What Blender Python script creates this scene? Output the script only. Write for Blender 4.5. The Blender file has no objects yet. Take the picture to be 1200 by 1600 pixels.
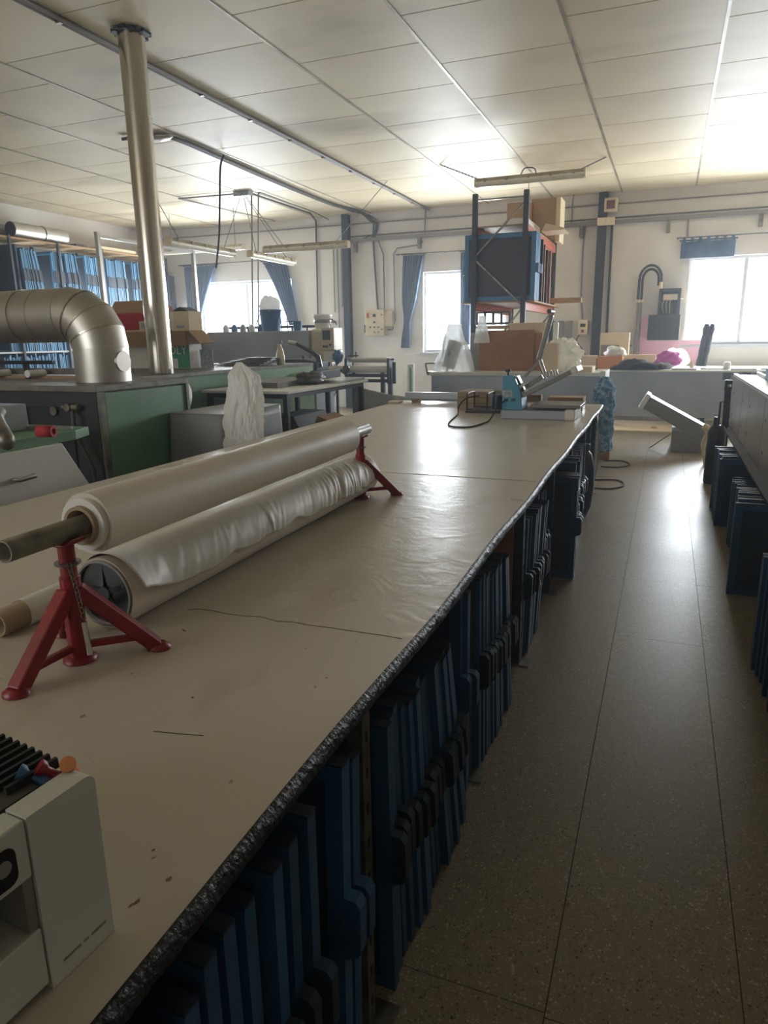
import bpy, math, random
from mathutils import Vector, Matrix, noise
random.seed(7)
S = bpy.context.scene
C = S.collection
# ------------------------------------------------------------------ camera
EYE = 1.45
FPX = 1085.0
def _rot():
    d1 = Vector((445., 278., -FPX)).normalized()
    d2 = -Vector((-2790., 231., -FPX)); d2 -= d1 * d2.dot(d1); d2.normalize()
    d3 = d2.cross(d1)
    return Matrix((d2, d1, d3))
RC = _rot()
cam = bpy.data.cameras.new('camera'); camo = bpy.data.objects.new('camera', cam); C.objects.link(camo)
camo.matrix_world = Matrix.Translation((0, 0, EYE)) @ RC.to_4x4()
cam.sensor_fit = 'HORIZONTAL'; cam.sensor_width = 36; cam.lens = FPX * 36 / 1200; cam.clip_start = .02; cam.clip_end = 200
S.camera = camo
S.view_settings.view_transform = 'Standard'; S.view_settings.look = 'None'
S.view_settings.gamma = 1; S.view_settings.use_curve_mapping = False
S.view_settings.exposure = 0.0
# ------------------------------------------------------------------ sky, daylight and added rear fill
w = bpy.data.worlds.new('daylight'); S.world = w; w.use_nodes = True
bg = w.node_tree.nodes['Background']; bg.inputs[0].default_value = (.80, .90, 1, 1); bg.inputs[1].default_value = 3.0
def daylight(name, loc, sx, sz, direction, watts, col=(.86, .93, 1)):
    l = bpy.data.lights.new(name, 'AREA'); l.shape = 'RECTANGLE'; l.size = sx; l.size_y = sz; l.energy = watts; l.color = col
    o = bpy.data.objects.new(name, l); C.objects.link(o); o.location = loc
    o.rotation_euler = Vector(direction).to_track_quat('-Z', 'Y').to_euler(); return o
daylight('daylight_tank_window', (-8.85, 14.25, 2.03), 2.6, 1.5, (0, -1, -.02), 700)
daylight('daylight_middle_window', (-3.8, 14.25, 2.0), 1.8, 1.6, (0, -1, -.02), 520)
daylight('daylight_bench_window', (1.35, 14.25, 2.05), 2.5, 1.6, (0, -1, -.02), 630)
daylight('daylight_shelf_window', (-11.62, 11.5, 2.0), 2.9, 1.3, (1, 0, .15), 560)
daylight('rear_fill_light', (-5.2, -3.0, 2.3), 4.0, 1.6, (0, 1, .8), 108, (1, .95, .88))  # fill light added behind the camera, no window is seen there
# ------------------------------------------------------------------ helpers
def PX(px, py, X=None, Y=None, Z=None):
    "the point of the workshop seen at photograph position (px, py) on the plane X, Y or Z"
    d = RC @ Vector((px - 600, 800 - py, -FPX))
    t = X / d.x if X is not None else Y / d.y if Y is not None else (Z - EYE) / d.z
    p = d * t; p.z += EYE; return p
def V(*a): return Vector(a)
def lin(h):
    r = []
    for i in (0, 2, 4):
        c = int(h[i:i+2], 16) / 255; r.append(c / 12.92 if c <= .04045 else ((c + .055) / 1.055) ** 2.4)
    return (*r, 1)
MC = {}
def mat(name, col, rough=.6, metal=0, col2=None, scale=8, detail=4, bump=0, bscale=40, spec=.5, contrast=(.35, .65), stretch=None, rrange=None, vary=0, alpha=1, trans=0, emit=None, thin=0):
    if name in MC: return MC[name]
    m = bpy.data.materials.new(name); m.use_nodes = True; nt = m.node_tree; N = nt.nodes; L = nt.links
    b = N['Principled BSDF']; b.inputs['Roughness'].default_value = rough; b.inputs['Metallic'].default_value = metal
    b.inputs['Specular IOR Level'].default_value = spec; b.inputs['Alpha'].default_value = alpha
    b.inputs['Transmission Weight'].default_value = trans
    c1 = lin(col); b.inputs['Base Color'].default_value = c1
    tc = N.new('ShaderNodeTexCoord'); mp = N.new('ShaderNodeMapping'); L.new(tc.outputs['Object'], mp.inputs[0])
    if stretch: mp.inputs['Scale'].default_value = stretch
    out = None
    nz = N.new('ShaderNodeTexNoise'); nz.inputs['Scale'].default_value = scale; nz.inputs['Detail'].default_value = detail; L.new(mp.outputs[0], nz.inputs[0])
    if col2:
        rp = N.new('ShaderNodeValToRGB'); rp.color_ramp.elements[0].position = contrast[0]; rp.color_ramp.elements[1].position = contrast[1]
        rp.color_ramp.elements[0].color = c1; rp.color_ramp.elements[1].color = lin(col2); L.new(nz.outputs[0], rp.inputs[0]); out = rp.outputs[0]
    if vary:
        oi = N.new('ShaderNodeObjectInfo'); hs = N.new('ShaderNodeHueSaturation'); mr = N.new('ShaderNodeMapRange')
        mr.inputs[3].default_value = 1 - vary; mr.inputs[4].default_value = 1 + vary
        L.new(oi.outputs['Random'], mr.inputs[0]); L.new(mr.outputs[0], hs.inputs['Value'])
        if out: L.new(out, hs.inputs['Color'])
        else: hs.inputs['Color'].default_value = c1
        out = hs.outputs[0]
    if out: L.new(out, b.inputs['Base Color'])
    if rrange:
        mr = N.new('ShaderNodeMapRange'); mr.inputs[3].default_value = rrange[0]; mr.inputs[4].default_value = rrange[1]
        mr.inputs[1].default_value = .2; mr.inputs[2].default_value = .8
        L.new(nz.outputs[0], mr.inputs[0]); L.new(mr.outputs[0], b.inputs['Roughness'])
    if bump:
        n2 = N.new('ShaderNodeTexNoise'); n2.inputs['Scale'].default_value = bscale; n2.inputs['Detail'].default_value = 5; L.new(mp.outputs[0], n2.inputs[0])
        bp = N.new('ShaderNodeBump'); bp.inputs['Strength'].default_value = 1; bp.inputs['Distance'].default_value = bump; L.new(n2.outputs[0], bp.inputs['Height']); L.new(bp.outputs[0], b.inputs['Normal'])
    if thin:
        o_ = N['Material Output']; tl = N.new('ShaderNodeBsdfTranslucent'); tl.inputs[0].default_value = lin(col2 or col); mx = N.new('ShaderNodeMixShader'); mx.inputs[0].default_value = thin
        L.new(b.outputs[0], mx.inputs[1]); L.new(tl.outputs[0], mx.inputs[2]); L.new(mx.outputs[0], o_.inputs[0])
    if emit: b.inputs['Emission Color'].default_value = lin(col); b.inputs['Emission Strength'].default_value = emit
    MC[name] = m; return m
def terrazzo():
    m = mat('terrazzo', '8f836d', .22, col2='7a6e5a', scale=.8, detail=3, contrast=(.2, .8), rrange=(.29, .42), spec=.27); nt = m.node_tree; N = nt.nodes; L = nt.links
    b = N['Principled BSDF']; g = N.new('ShaderNodeNewGeometry'); base = b.inputs['Base Color'].links[0].from_socket
    for q_ in [x for x in N if x.type == 'MAPPING']: L.new(g.outputs['Position'], q_.inputs[0])
    for sc, th, col in ((150, .42, 'a89b82'), (90, .34, '675a48'), (60, .26, 'b5a88c'), (38, .16, '4a3f32'), (9, .035, '2a221a')):
        v = N.new('ShaderNodeTexVoronoi'); v.inputs['Scale'].default_value = sc; L.new(g.outputs['Position'], v.inputs['Vector'])
        r = N.new('ShaderNodeValToRGB'); r.color_ramp.elements[0].position = th * .6; r.color_ramp.elements[1].position = th
        r.color_ramp.elements[0].color = (1, 1, 1, 1); r.color_ramp.elements[1].color = (0, 0, 0, 1); L.new(v.outputs['Distance'], r.inputs[0])
        n = N.new('ShaderNodeTexNoise'); n.inputs['Scale'].default_value = sc * .3; L.new(g.outputs['Position'], n.inputs[0])
        q = N.new('ShaderNodeMath'); q.operation = 'GREATER_THAN'; q.inputs[1].default_value = .50; L.new(n.outputs[0], q.inputs[0])
        k = N.new('ShaderNodeMath'); k.operation = 'MULTIPLY'; L.new(r.outputs[0], k.inputs[0]); L.new(q.outputs[0], k.inputs[1])
        x = N.new('ShaderNodeMix'); x.data_type = 'RGBA'; L.new(k.outputs[0], x.inputs[0]); L.new(base, x.inputs[6]); x.inputs[7].default_value = lin(col); base = x.outputs[2]
    L.new(base, b.inputs['Base Color']); return m
def cover_mat():
    m = mat('table_cover', 'cac1b1', .3, col2='bcb1a0', scale=1.0, detail=3, contrast=(.1, .9)); nt = m.node_tree; N = nt.nodes; L = nt.links
    b = N['Principled BSDF']; g = N.new('ShaderNodeNewGeometry'); base = b.inputs['Base Color'].links[0].from_socket
    for sc, lo, hi, col, st in ((5, .62, .80, '9a8468', (1, .4, 1)), (60, .70, .76, '5d4a3a', (1, .6, 1))):
        mp = N.new('ShaderNodeMapping'); mp.inputs['Scale'].default_value = st; mp.inputs['Rotation'].default_value = (0, 0, .6); L.new(g.outputs['Position'], mp.inputs[0])
        n = N.new('ShaderNodeTexNoise'); n.inputs['Scale'].default_value = sc; n.inputs['Detail'].default_value = 3; L.new(mp.outputs[0], n.inputs[0])
        r = N.new('ShaderNodeMapRange'); r.inputs[1].default_value = lo; r.inputs[2].default_value = hi; r.inputs[4].default_value = .75; L.new(n.outputs[0], r.inputs[0])
        x = N.new('ShaderNodeMix'); x.data_type = 'RGBA'; L.new(r.outputs[0], x.inputs[0]); L.new(base, x.inputs[6]); x.inputs[7].default_value = lin(col); base = x.outputs[2]
    L.new(base, b.inputs['Base Color'])
    rn = N.new('ShaderNodeTexNoise'); rn.inputs['Scale'].default_value = 2.2; rn.inputs['Detail'].default_value = 4; L.new(g.outputs['Position'], rn.inputs[0])
    mr = N.new('ShaderNodeMapRange'); mr.inputs[1].default_value = .2; mr.inputs[2].default_value = .8; mr.inputs[3].default_value = .24; mr.inputs[4].default_value = .40; L.new(rn.outputs[0], mr.inputs[0]); L.new(mr.outputs[0], b.inputs['Roughness'])
    # loose foil: wrinkles stronger in patches
    n2 = N.new('ShaderNodeTexNoise'); n2.inputs['Scale'].default_value = 9; n2.inputs['Detail'].default_value = 5; n2.inputs['Distortion'].default_value = 1.2; L.new(g.outputs['Position'], n2.inputs[0])
    n3 = N.new('ShaderNodeTexNoise'); n3.inputs['Scale'].default_value = .9; L.new(g.outputs['Position'], n3.inputs[0])
    mr3 = N.new('ShaderNodeMapRange'); mr3.inputs[1].default_value = .45; mr3.inputs[2].default_value = .62; mr3.inputs[3].default_value = .12; L.new(n3.outputs[0], mr3.inputs[0])
    k = N.new('ShaderNodeMath'); k.operation = 'MULTIPLY'; L.new(n2.outputs[0], k.inputs[0]); L.new(mr3.outputs[0], k.inputs[1])
    bp = N.new('ShaderNodeBump'); bp.inputs['Strength'].default_value = .6; bp.inputs['Distance'].default_value = .0045; L.new(k.outputs[0], bp.inputs['Height']); L.new(bp.outputs[0], b.inputs['Normal'])
    return m
M_ = dict(
 floor=terrazzo(), cover=cover_mat(),
 wall=mat('plaster_wall', 'dcd6cc', .85, col2='cec7bd', scale=.9, detail=6, bump=.002, bscale=20),
 ceil=mat('ceiling_panel', 'dccfb0', .55, col2='d2c4a4', scale=.7, detail=3, bump=.002, bscale=14, vary=.035),
 ceilgap=mat('ceiling_gap', '4a4238', .9), batten=mat('ceiling_batten', 'b0a68e', .45, metal=.2, col2='837a66', scale=3),
 alu=mat('brushed_aluminium', 'c8c8c4', .28, metal=1), steel=mat('stainless_steel', 'ccc6ba', .2, metal=1, col2='bfb7a8', scale=3, contrast=(.2,.8)),
 duct=mat('galvanised_duct', 'c4c0b8', .4, metal=.9, col2='b2ada3', scale=3, detail=2, contrast=(.2,.8), rrange=(.34, .46)),
 dark=mat('dark_iron', '23262a', .5, metal=.3), bluesteel=mat('blue_grey_steel', '1f2329', .5, col2='292f3a', scale=5),
 frameblue=mat('blue_painted_frame', '1d4262', .42, col2='2a587c', scale=4, detail=6, vary=.25, bump=.0008, bscale=30),
 lightblue=mat('pale_blue_frame', '4f8db2', .5, col2='3d7ba2', scale=3, vary=.4), bandnavy=mat('navy_lug', '16283a', .6, vary=.3),
 lug=mat('screen_lug_black', '14181d', .5, col2='1c2c3c', scale=20, vary=.3), mesh=mat('screen_mesh', '1c3040', .7, col2='2a4052', scale=2, vary=.25),
 black=mat('black_plastic', '141518', .4), rubber=mat('black_rubber', '1b1b1c', .7),
 red=mat('red_paint', '8d1620', .38, col2='74121a', scale=9, detail=6, bump=.0006, bscale=60),
 worn=mat('worn_steel', '8a8677', .4, metal=.7, col2='57534a', scale=11, detail=8),
 card=mat('brown_cardboard', 'a8875f', .8, col2='9a7a54', scale=3), cardtan=mat('core_cardboard', 'a08c70', .8),
 paper=mat('white_roll_paper', 'd8cfc0', .5, col2='cfc4b3', scale=1.5), film=mat('white_film', 'dcd8cf', .5, col2='c7c1b5', scale=2, bump=.003, bscale=5, stretch=(1, .6, 1)),
 white=mat('white_paint', 'dcdad2', .5), ivory=mat('ivory_plastic', 'c3c3b8', .42), edge=mat('black_bubbled_tape', '141518', .42, col2='232427', scale=60, bump=.006, bscale=90),
 green=mat('green_enamel', '638f69', .42, col2='587f5e', scale=2.5, detail=7), palegreen=mat('lit_panel_and_cloth_green', '8fb796', .5, col2='86ae8d', scale=4),
 greyrim=mat('worn_grey_rim', '79766c', .5, col2='55524b', scale=9, detail=8, metal=.3),
 soot=mat('sooty_steel', '1a1d1e', .55, col2='24282a', scale=4), grey=mat('grey_laminate', '8b8b8b', .5, col2='828282', scale=2),
 tank=mat('tank_grey_steel', 'a2a8af', .38, col2='949aa2', scale=2, metal=.3), cab=mat('grey_enamel_cabinet', '87847f', .3, col2='7d7a76', scale=2),
 denim=mat('blue_curtain', '3f5f80', .85, col2='34536f', scale=6, thin=.3), whitebag=mat('white_bag_plastic', 'f4f2ea', .4, thin=.5), beige=mat('beige_enamel', 'cfc2a2', .5, col2='c2b492', scale=5),
 orange=mat('orange_beam', 'b5532c', .5), wood=mat('pale_wood', 'b08c5e', .7, col2='9b7a50', scale=6, stretch=(1, 8, 8)), darkwood=mat('brown_board', 'a87246', .55, col2='925f3a', scale=3),
 turq=mat('turquoise_enamel', '3f8fae', .4), bag=mat('clear_polythene', 'f0f1f0', .3, thin=.4, alpha=.55, bump=.01, bscale=18), foil=mat('milky_polythene', 'eceae5', .28, thin=.4, alpha=.85, bump=.01, bscale=14),
 knit=mat('blue_knit', '4f7ea6', .9, col2='9db8cc', scale=22, bump=.02, bscale=26, contrast=(.45, .6)), magenta=mat('magenta_cloth', 'b5569e', .8), pink=mat('pink_sheet', 'e2a9bc', .7, col2='eab9c8', scale=2),
 tube=mat('fluorescent_cover', 'f6f1e0', .3, col2='ece3c9', scale=9), lamphousing=mat('lamp_housing', 'b8ab8e', .6, col2='9c8d6e', scale=9), cable=mat('grey_cable', '4a4741', .6), pipe=mat('grey_conduit', '7f7a72', .5), glass=mat('window_glass', 'f4f8fa', .05, alpha=.15),
 winframe=mat('window_frame', 'b9bcc0', .5), orangebox=mat('orange_carton', 'd08858', .8), cream=mat('cream_carton', 'dcc9a8', .8), redprint=mat('red_print', 'a82832', .7), greenprint=mat('green_print', '3f9068', .7),
 blueplastic=mat('blue_plastic', '2f5f88', .4), jug=mat('navy_plastic', '1c2a42', .42), yellow=mat('pale_yellow_liquid', 'd9d3b0', .35), label=mat('printed_label', 'b6c0c6', .6, col2='7c868c', scale=60), navy=mat('navy_cloth', '0c0f16', .9),
 siren=mat('siren_red', '6d4038', .6), stainbrown=mat('brown_stain', '6a5640', .6, col2='8a7458', scale=80), grout=mat('dark_joint', '3a3226', .9), bubble=mat('bubble_wrap', 'b9bcbe', .4, alpha=.85, bump=.012, bscale=60), outside=mat('outside_ground', 'c8c6c0', .9),
 stain=mat('cap_black', '0c0f12', .28))
def ceil_stains():
    m = M_['ceil']; N = m.node_tree.nodes; L = m.node_tree.links; b = N['Principled BSDF']; g = N.new('ShaderNodeNewGeometry'); base = b.inputs['Base Color'].links[0].from_socket
    mp = N.new('ShaderNodeMapping'); mp.inputs['Scale'].default_value = (.5, 1.1, 1); mp.inputs['Location'].default_value = (.3, .2, 0); L.new(g.outputs['Position'], mp.inputs[0])
    n = N.new('ShaderNodeTexNoise'); n.inputs['Scale'].default_value = .8; n.inputs['Detail'].default_value = 4; L.new(mp.outputs[0], n.inputs[0])
    r = N.new('ShaderNodeMapRange'); r.inputs[1].default_value = .56; r.inputs[2].default_value = .78; r.inputs[4].default_value = .6; L.new(n.outputs[0], r.inputs[0])
    x = N.new('ShaderNodeMix'); x.data_type = 'RGBA'; L.new(r.outputs[0], x.inputs[0]); L.new(base, x.inputs[6]); x.inputs[7].default_value = lin('7f7156'); L.new(x.outputs[2], b.inputs['Base Color'])
ceil_stains()
class B:
    def __init__(s): s.v = []; s.f = []; s.sm = []
    def add(s, vs, fs, smooth=False):
        o = len(s.v); s.v += [Vector(p) for p in vs]; s.f += [tuple(i + o for i in f) for f in fs]; s.sm += [smooth] * len(fs); return s
    def box(s, a, b, M=None):
        (x0, y0, z0), (x1, y1, z1) = a, b
        vs = [V(x, y, z) for z in (z0, z1) for y in (y0, y1) for x in (x0, x1)]
        if M is not None: vs = [M @ p for p in vs]
        return s.add(vs, [(0, 2, 3, 1), (4, 5, 7, 6), (0, 1, 5, 4), (2, 6, 7, 3), (0, 4, 6, 2), (1, 3, 7, 5)])
    def cb(s, c, d, M=None): return s.box([c[i] - d[i] / 2 for i in range(3)], [c[i] + d[i] / 2 for i in range(3)], M)
    def bar(s, p, q, w, h=None, up=(0, 0, 1)):
        p, q = Vector(p), Vector(q); h = h or w; t = (q - p); L = t.length; t.normalize(); u = Vector(up)
        if abs(t.dot(u)) > .98: u = V(0, 1, 0)
        x = t.cross(u).normalized(); y = x.cross(t)
        M = Matrix.Translation(p) @ Matrix((x, t, y)).transposed().to_4x4()
        return s.box((-w / 2, 0, -h / 2), (w / 2, L, h / 2), M)
    def tube(s, pts, r, n=8, cap=True, smooth=True):
        pts = [Vector(p) for p in pts]; rs = r if isinstance(r, (list, tuple)) else [r] * len(pts); vs = []; x = None
        for i, p in enumerate(pts):
            t = (pts[min(i + 1, len(pts) - 1)] - pts[max(i - 1, 0)]).normalized()
            if x is None: x = t.cross(V(0, 0, 1) if abs(t.z) < .9 else V(1, 0, 0)).normalized()
            else: x = (x - t * x.dot(t)).normalized()
            y = t.cross(x)
            vs += [p + (x * math.cos(a) + y * math.sin(a)) * rs[i] for a in (2 * math.pi * k / n for k in range(n))]
        fs = [(i * n + k, i * n + (k + 1) % n, (i + 1) * n + (k + 1) % n, (i + 1) * n + k) for i in range(len(pts) - 1) for k in range(n)]
        s.add(vs, fs, smooth)
        if cap: s.add(vs[:n], [tuple(reversed(range(n)))]); s.add(vs[-n:], [tuple(range(n))])
        return s
    def ring(s, p, q, ro, ri, n=32):
        "a hollow cylinder from p to q"
        p, q = Vector(p), Vector(q); t = (q - p).normalized(); x = t.cross(V(0, 0, 1) if abs(t.z) < .9 else V(1, 0, 0)).normalized(); y = t.cross(x)
        c = [(x * math.cos(2 * math.pi * k / n) + y * math.sin(2 * math.pi * k / n)) for k in range(n)]
        vs = [p + d * ro for d in c] + [q + d * ro for d in c] + [q + d * ri for d in c] + [p + d * ri for d in c]
        fs = [(j * n + k, j * n + (k + 1) % n, ((j + 1) % 4) * n + (k + 1) % n, ((j + 1) % 4) * n + k) for j in range(4) for k in range(n)]
        s.v += []; o = len(s.v); s.v += vs; s.f += [tuple(i + o for i in f) for f in fs]; s.sm += [True] * n + [False] * n + [True] * n + [False] * n; return s
    def lathe(s, c, prof, n=20, smooth=True, sx=1, sy=1):
        c = Vector(c); vs = [c + V(r * sx * math.cos(2 * math.pi * k / n), r * sy * math.sin(2 * math.pi * k / n), z) for r, z in prof for k in range(n)]
        fs = [(i * n + k, i * n + (k + 1) % n, (i + 1) * n + (k + 1) % n, (i + 1) * n + k) for i in range(len(prof) - 1) for k in range(n)]
        s.add(vs, fs, smooth); s.add(vs[:n], [tuple(reversed(range(n)))]); s.add(vs[-n:], [tuple(range(n))]); return s
    def prism(s, poly, ax, a, b):
        "polygon in the plane across axis ax, pushed from a to b"
        def mk(p, t): q = list(p); q.insert(ax, t); return Vector(q)
        n = len(poly); vs = [mk(p, a) for p in poly] + [mk(p, b) for p in poly]
        return s.add(vs, [tuple(reversed(range(n))), tuple(range(n, 2 * n))] + [(k, (k + 1) % n, n + (k + 1) % n, n + k) for k in range(n)])
    def grid(s, fn, nu, nv, smooth=True):
        vs = [fn(i / nu, j / nv) for j in range(nv + 1) for i in range(nu + 1)]
        return s.add(vs, [(j * (nu + 1) + i, j * (nu + 1) + i + 1, (j + 1) * (nu + 1) + i + 1, (j + 1) * (nu + 1) + i) for j in range(nv) for i in range(nu)], smooth)
    def blob(s, c, r, amp=.2, seed=0, nu=28, nv=16, freq=1.6, fine=.0, flat=None):
        c = Vector(c); r = Vector(r)
        def fn(u, v):
            a = 2 * math.pi * u; b = math.pi * (v - .5); d = V(math.cos(a) * math.cos(b), math.sin(a) * math.cos(b), math.sin(b))
            k = 1 + amp * noise.noise(d * freq + V(seed, 0, 0)) + fine * noise.noise(d * 7 + V(seed, 3, 0))
            p = V(d.x * r.x, d.y * r.y, d.z * r.z) * k + c
            if flat is not None and p.z < flat: p.z = flat
            return p
        return s.grid(fn, nu, nv)
W = {}
def link(name, data, parent):
    o = bpy.data.objects.new(name, data); C.objects.link(o)
    if parent is not None: o.parent = parent
    return o
def obj(name, b, m, parent=None, label=None, bev=0, solid=0, fix=True):
    base = W.get(parent.name, V(0, 0, 0)) if parent is not None else V(0, 0, 0)
    me = bpy.data.meshes.new(name)
    if parent is None and fix:
        lo = [min(p[i] for p in b.v) for i in range(3)]; hi = [max(p[i] for p in b.v) for i in range(3)]
        base = V((lo[0] + hi[0]) / 2, (lo[1] + hi[1]) / 2, lo[2])
    me.from_pydata([p - base for p in b.v], [], b.f); me.polygons.foreach_set('use_smooth', b.sm); me.materials.append(m)
    me.update(); o = link(name, me, parent); W[o.name] = base
    if parent is None: o.location = base
    if label: o['label'] = label
    if bev:
        md = o.modifiers.new('bevel', 'BEVEL'); md.width = bev; md.segments = 2; md.limit_method = 'ANGLE'
    if solid:
        md = o.modifiers.new('solid', 'SOLIDIFY'); md.thickness = solid
    return o
def thing(name, label, cat, loc=(0, 0, 0), group=None):
    o = bpy.data.objects.new(name, None); C.objects.link(o); o.location = loc; o['label'] = label; o['category'] = cat
    if group: o['group'] = group
    W[o.name] = Vector(loc); return o
def solo(name, b, m, label, cat, group=None, **k):
    o = obj(name, b, m, None, label, **k); o['category'] = cat
    if group: o['group'] = group
    return o
def struct(name, b, m, **k):
    o = obj(name, b, m, None, fix=False, **k); o['kind'] = 'structure'; W[o.name] = V(0, 0, 0); return o
def dup(root, loc, rot=(0, 0, 0), label=None, group=None, scale=None):
    r = root.copy(); C.objects.link(r); r.location = loc; r.rotation_euler = rot
    if scale: r.scale = scale
    if label: r['label'] = label
    if group: r['group'] = group
    for ch in root.children:
        c = ch.copy(); C.objects.link(c); c.parent = r
        for g in ch.children:
            d = g.copy(); C.objects.link(d); d.parent = c
    return r
ORD = 'first second third fourth fifth sixth seventh eighth ninth tenth eleventh twelfth thirteenth fourteenth fifteenth sixteenth seventeenth eighteenth nineteenth twentieth'.split()
TENS = {20: 'twenty', 30: 'thirty', 40: 'forty', 50: 'fifty', 60: 'sixty', 70: 'seventy', 80: 'eighty'}
def nth(n):
    if n <= 20: return ORD[n - 1]
    t = n // 10 * 10
    return TENS[t].replace('ty', 'tieth') if n == t else TENS[t] + '-' + ORD[n - t - 1]
def smooth_path(pts, k=4):
    pts = [Vector(p) for p in pts]; out = []
    for i in range(len(pts) - 1):
        a, b, c, d = pts[max(i - 1, 0)], pts[i], pts[i + 1], pts[min(i + 2, len(pts) - 1)]
        for j in range(k):
            t = j / k; out.append(.5 * ((2 * b) + (c - a) * t + (2 * a - 5 * b + 4 * c - d) * t * t + (3 * b - a - 3 * c + d) * t ** 3))
    out.append(pts[-1]); return out
def text(name, s, size, loc, rot, m, parent, ext=.0008):
    cu = bpy.data.curves.new(name, 'FONT'); cu.body = s; cu.size = size; cu.extrude = ext
    t = bpy.data.objects.new('tmp', cu); C.objects.link(t); dg = bpy.context.evaluated_depsgraph_get()
    me = bpy.data.meshes.new_from_object(t.evaluated_get(dg)); bpy.data.objects.remove(t); bpy.data.curves.remove(cu)
    me.materials.clear(); me.materials.append(m); me.name = name
    o = link(name, me, parent); base = W.get(parent.name, V(0, 0, 0)); o.location = Vector(loc) - base; o.rotation_euler = rot; return o
# ================================================================== SETTING
XL, XR, YB, YF, ZC = -11.3, 3.6, 13.9, -2.8, 3.9
struct('floor', B().box((XL - .3, YF - .3, -.12), (XR + .3, YB + .3, -.004)), M_['floor'])
fl = bpy.data.objects['floor']
obj('joint_bed', B().box((-.965, .3, -.0045), (.69, 12.6, -.0035)), M_['grout'], fl)
slabs = {}
for i in range(4):
    yj = [.32, 1.245 + (.012 if i % 2 else 0), 3.4 + .9 * (i % 2), 6.2 + .8 * (i % 2), 9.2, 12.55]
    for a_, c_ in zip(yj, yj[1:]): obj('slab', B().box((-.951 + .406 * i + .0012, a_ + .0012, -.004), (-.951 + .406 * (i + 1) - .0012, c_ - .0012, 0)), M_['floor'], fl)
tm = None
ce = struct('ceiling', B().box((XL - .3, YF - .3, ZC + .035), (XR + .3, YB + .3, ZC + .2)), M_['ceilgap'])
tm = None; k = 0
xj = [.24 + 1.2 * i for i in range(-10, 4)]
for si, x0 in enumerate(xj):
    x1 = min(x0 + 1.2, XR); xa = max(x0, XL)
    if x1 - xa < .1: continue
    off = 0 if round((x0 - .24) / 1.2) % 2 else -.54
    y0 = 7.46 + off - 1.075 * 10
    while y0 < YB:
        a, b = max(y0, YF), min(y0 + 1.075, YB)
        if b - a > .05:
            full = abs(b - a - 1.075) < .001 and abs(x1 - xa - 1.2) < .001
            if full and tm is not None: o = tm.copy(); C.objects.link(o)
            else:
                o = obj('panel', B().cb((0, 0, .017), (x1 - xa - .012, b - a - .014, .034)), M_['ceil'], ce)
                if full: tm = o
            o.location = ((x0 + x1) / 2 if full else (xa + x1) / 2, (a + b) / 2, ZC)
        y0 += 1.075
    if x0 > XL: obj('batten', B().box((x0 - .014, YF, ZC - .006), (x0 + .014, YB, ZC + .01)), M_['batten'], ce)
# back wall with three windows
WINS = [(-10.05, -7.65, 1.32, 2.72), (-4.66, -2.95, 1.16, 2.72), (.24, 2.45, 1.26, 2.74)]
def wall_x(name, y0, y1, z1, wins, xa, xb):
    b = B(); x = xa
    for (a, c, z0, zt) in wins:
        b.box((x, y0, 0), (a, y1, z1)); b.box((a, y0, 0), (c, y1, z0)); b.box((a, y0, zt), (c, y1, z1)); x = c
    b.box((x, y0, 0), (xb, y1, z1)); return struct(name, b, M_['wall'])
wb = wall_x('wall_back', YB, YB + .25, 4.0, WINS, XL - .25, XR + .25)
for i, (a, c, z0, z1) in enumerate(WINS):
    g = struct(f'window_{i+1}', B().box((a, YB + .12, z0), (c, YB + .126, z1)), M_['glass'])
    f = B(); t = .05
    f.box((a, YB + .08, z0), (a + t, YB + .16, z1)); f.box((c - t, YB + .08, z0), (c, YB + .16, z1)); f.box((a + t, YB + .08, z0), (c - t, YB + .16, z0 + t)); f.box((a + t, YB + .08, z1 - t), (c - t, YB + .16, z1))
    obj('window_frame', f, M_['winframe'], g)
    mx = {0: -8.82, 1: -3.86, 2: 1.14}[i]
    obj('mullion', B().box((mx - .03, YB + .07, z0 + t), (mx + .03, YB + .15, z1 - t)), M_['winframe'], g)
    obj('window_sill', B().box((a - .05, YB - .05, z0 - .04), (c + .05, YB + .08, z0)), M_['winframe'], g)
b = B(); b.box((XL - .25, YF, 0), (XL, 9.9, 4)); b.box((XL - .25, 9.9, 0), (XL, 13.0, 1.35)); b.box((XL - .25, 9.9, 2.66), (XL, 13.0, 4)); b.box((XL - .25, 13.0, 0), (XL, YB, 4))
struct('wall_left', b, M_['wall'])
g = struct('window_4', B().box((XL - .13, 9.9, 1.35), (XL - .124, 13.0, 2.66)), M_['glass'])
f = B()
for y in (9.9, 11.4, 12.95): f.box((XL - .16, y, 1.35), (XL - .08, y + .05, 2.66))
f.box((XL - .16, 9.95, 1.35), (XL - .08, 12.95, 1.4)); f.box((XL - .16, 9.95, 2.61), (XL - .08, 12.95, 2.66)); obj('window_frame', f, M_['winframe'], g)
struct('wall_right', B().box((XR, YF, 0), (XR + .25, YB, 4)), M_['wall'])
b = B(); b.box((XL - .25, YF - .25, 0), (-7.3, YF, 4)); b.box((-7.3, YF - .25, 0), (-3.1, YF, 1.4)); b.box((-7.3, YF - .25, 3.2), (-3.1, YF, 4)); b.box((-3.1, YF - .25, 0), (.3, YF, 4))
b.box((.3, YF - .25, 0), (2.9, YF, 4)); b.box((2.9, YF - .25, 0), (XR + .25, YF, 4)); struct('wall_front', b, M_['wall'])
struct('outside_ground', B().box((-30, YB + .4, -3.2), (30, 60, -3.0)), M_['outside'])
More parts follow.
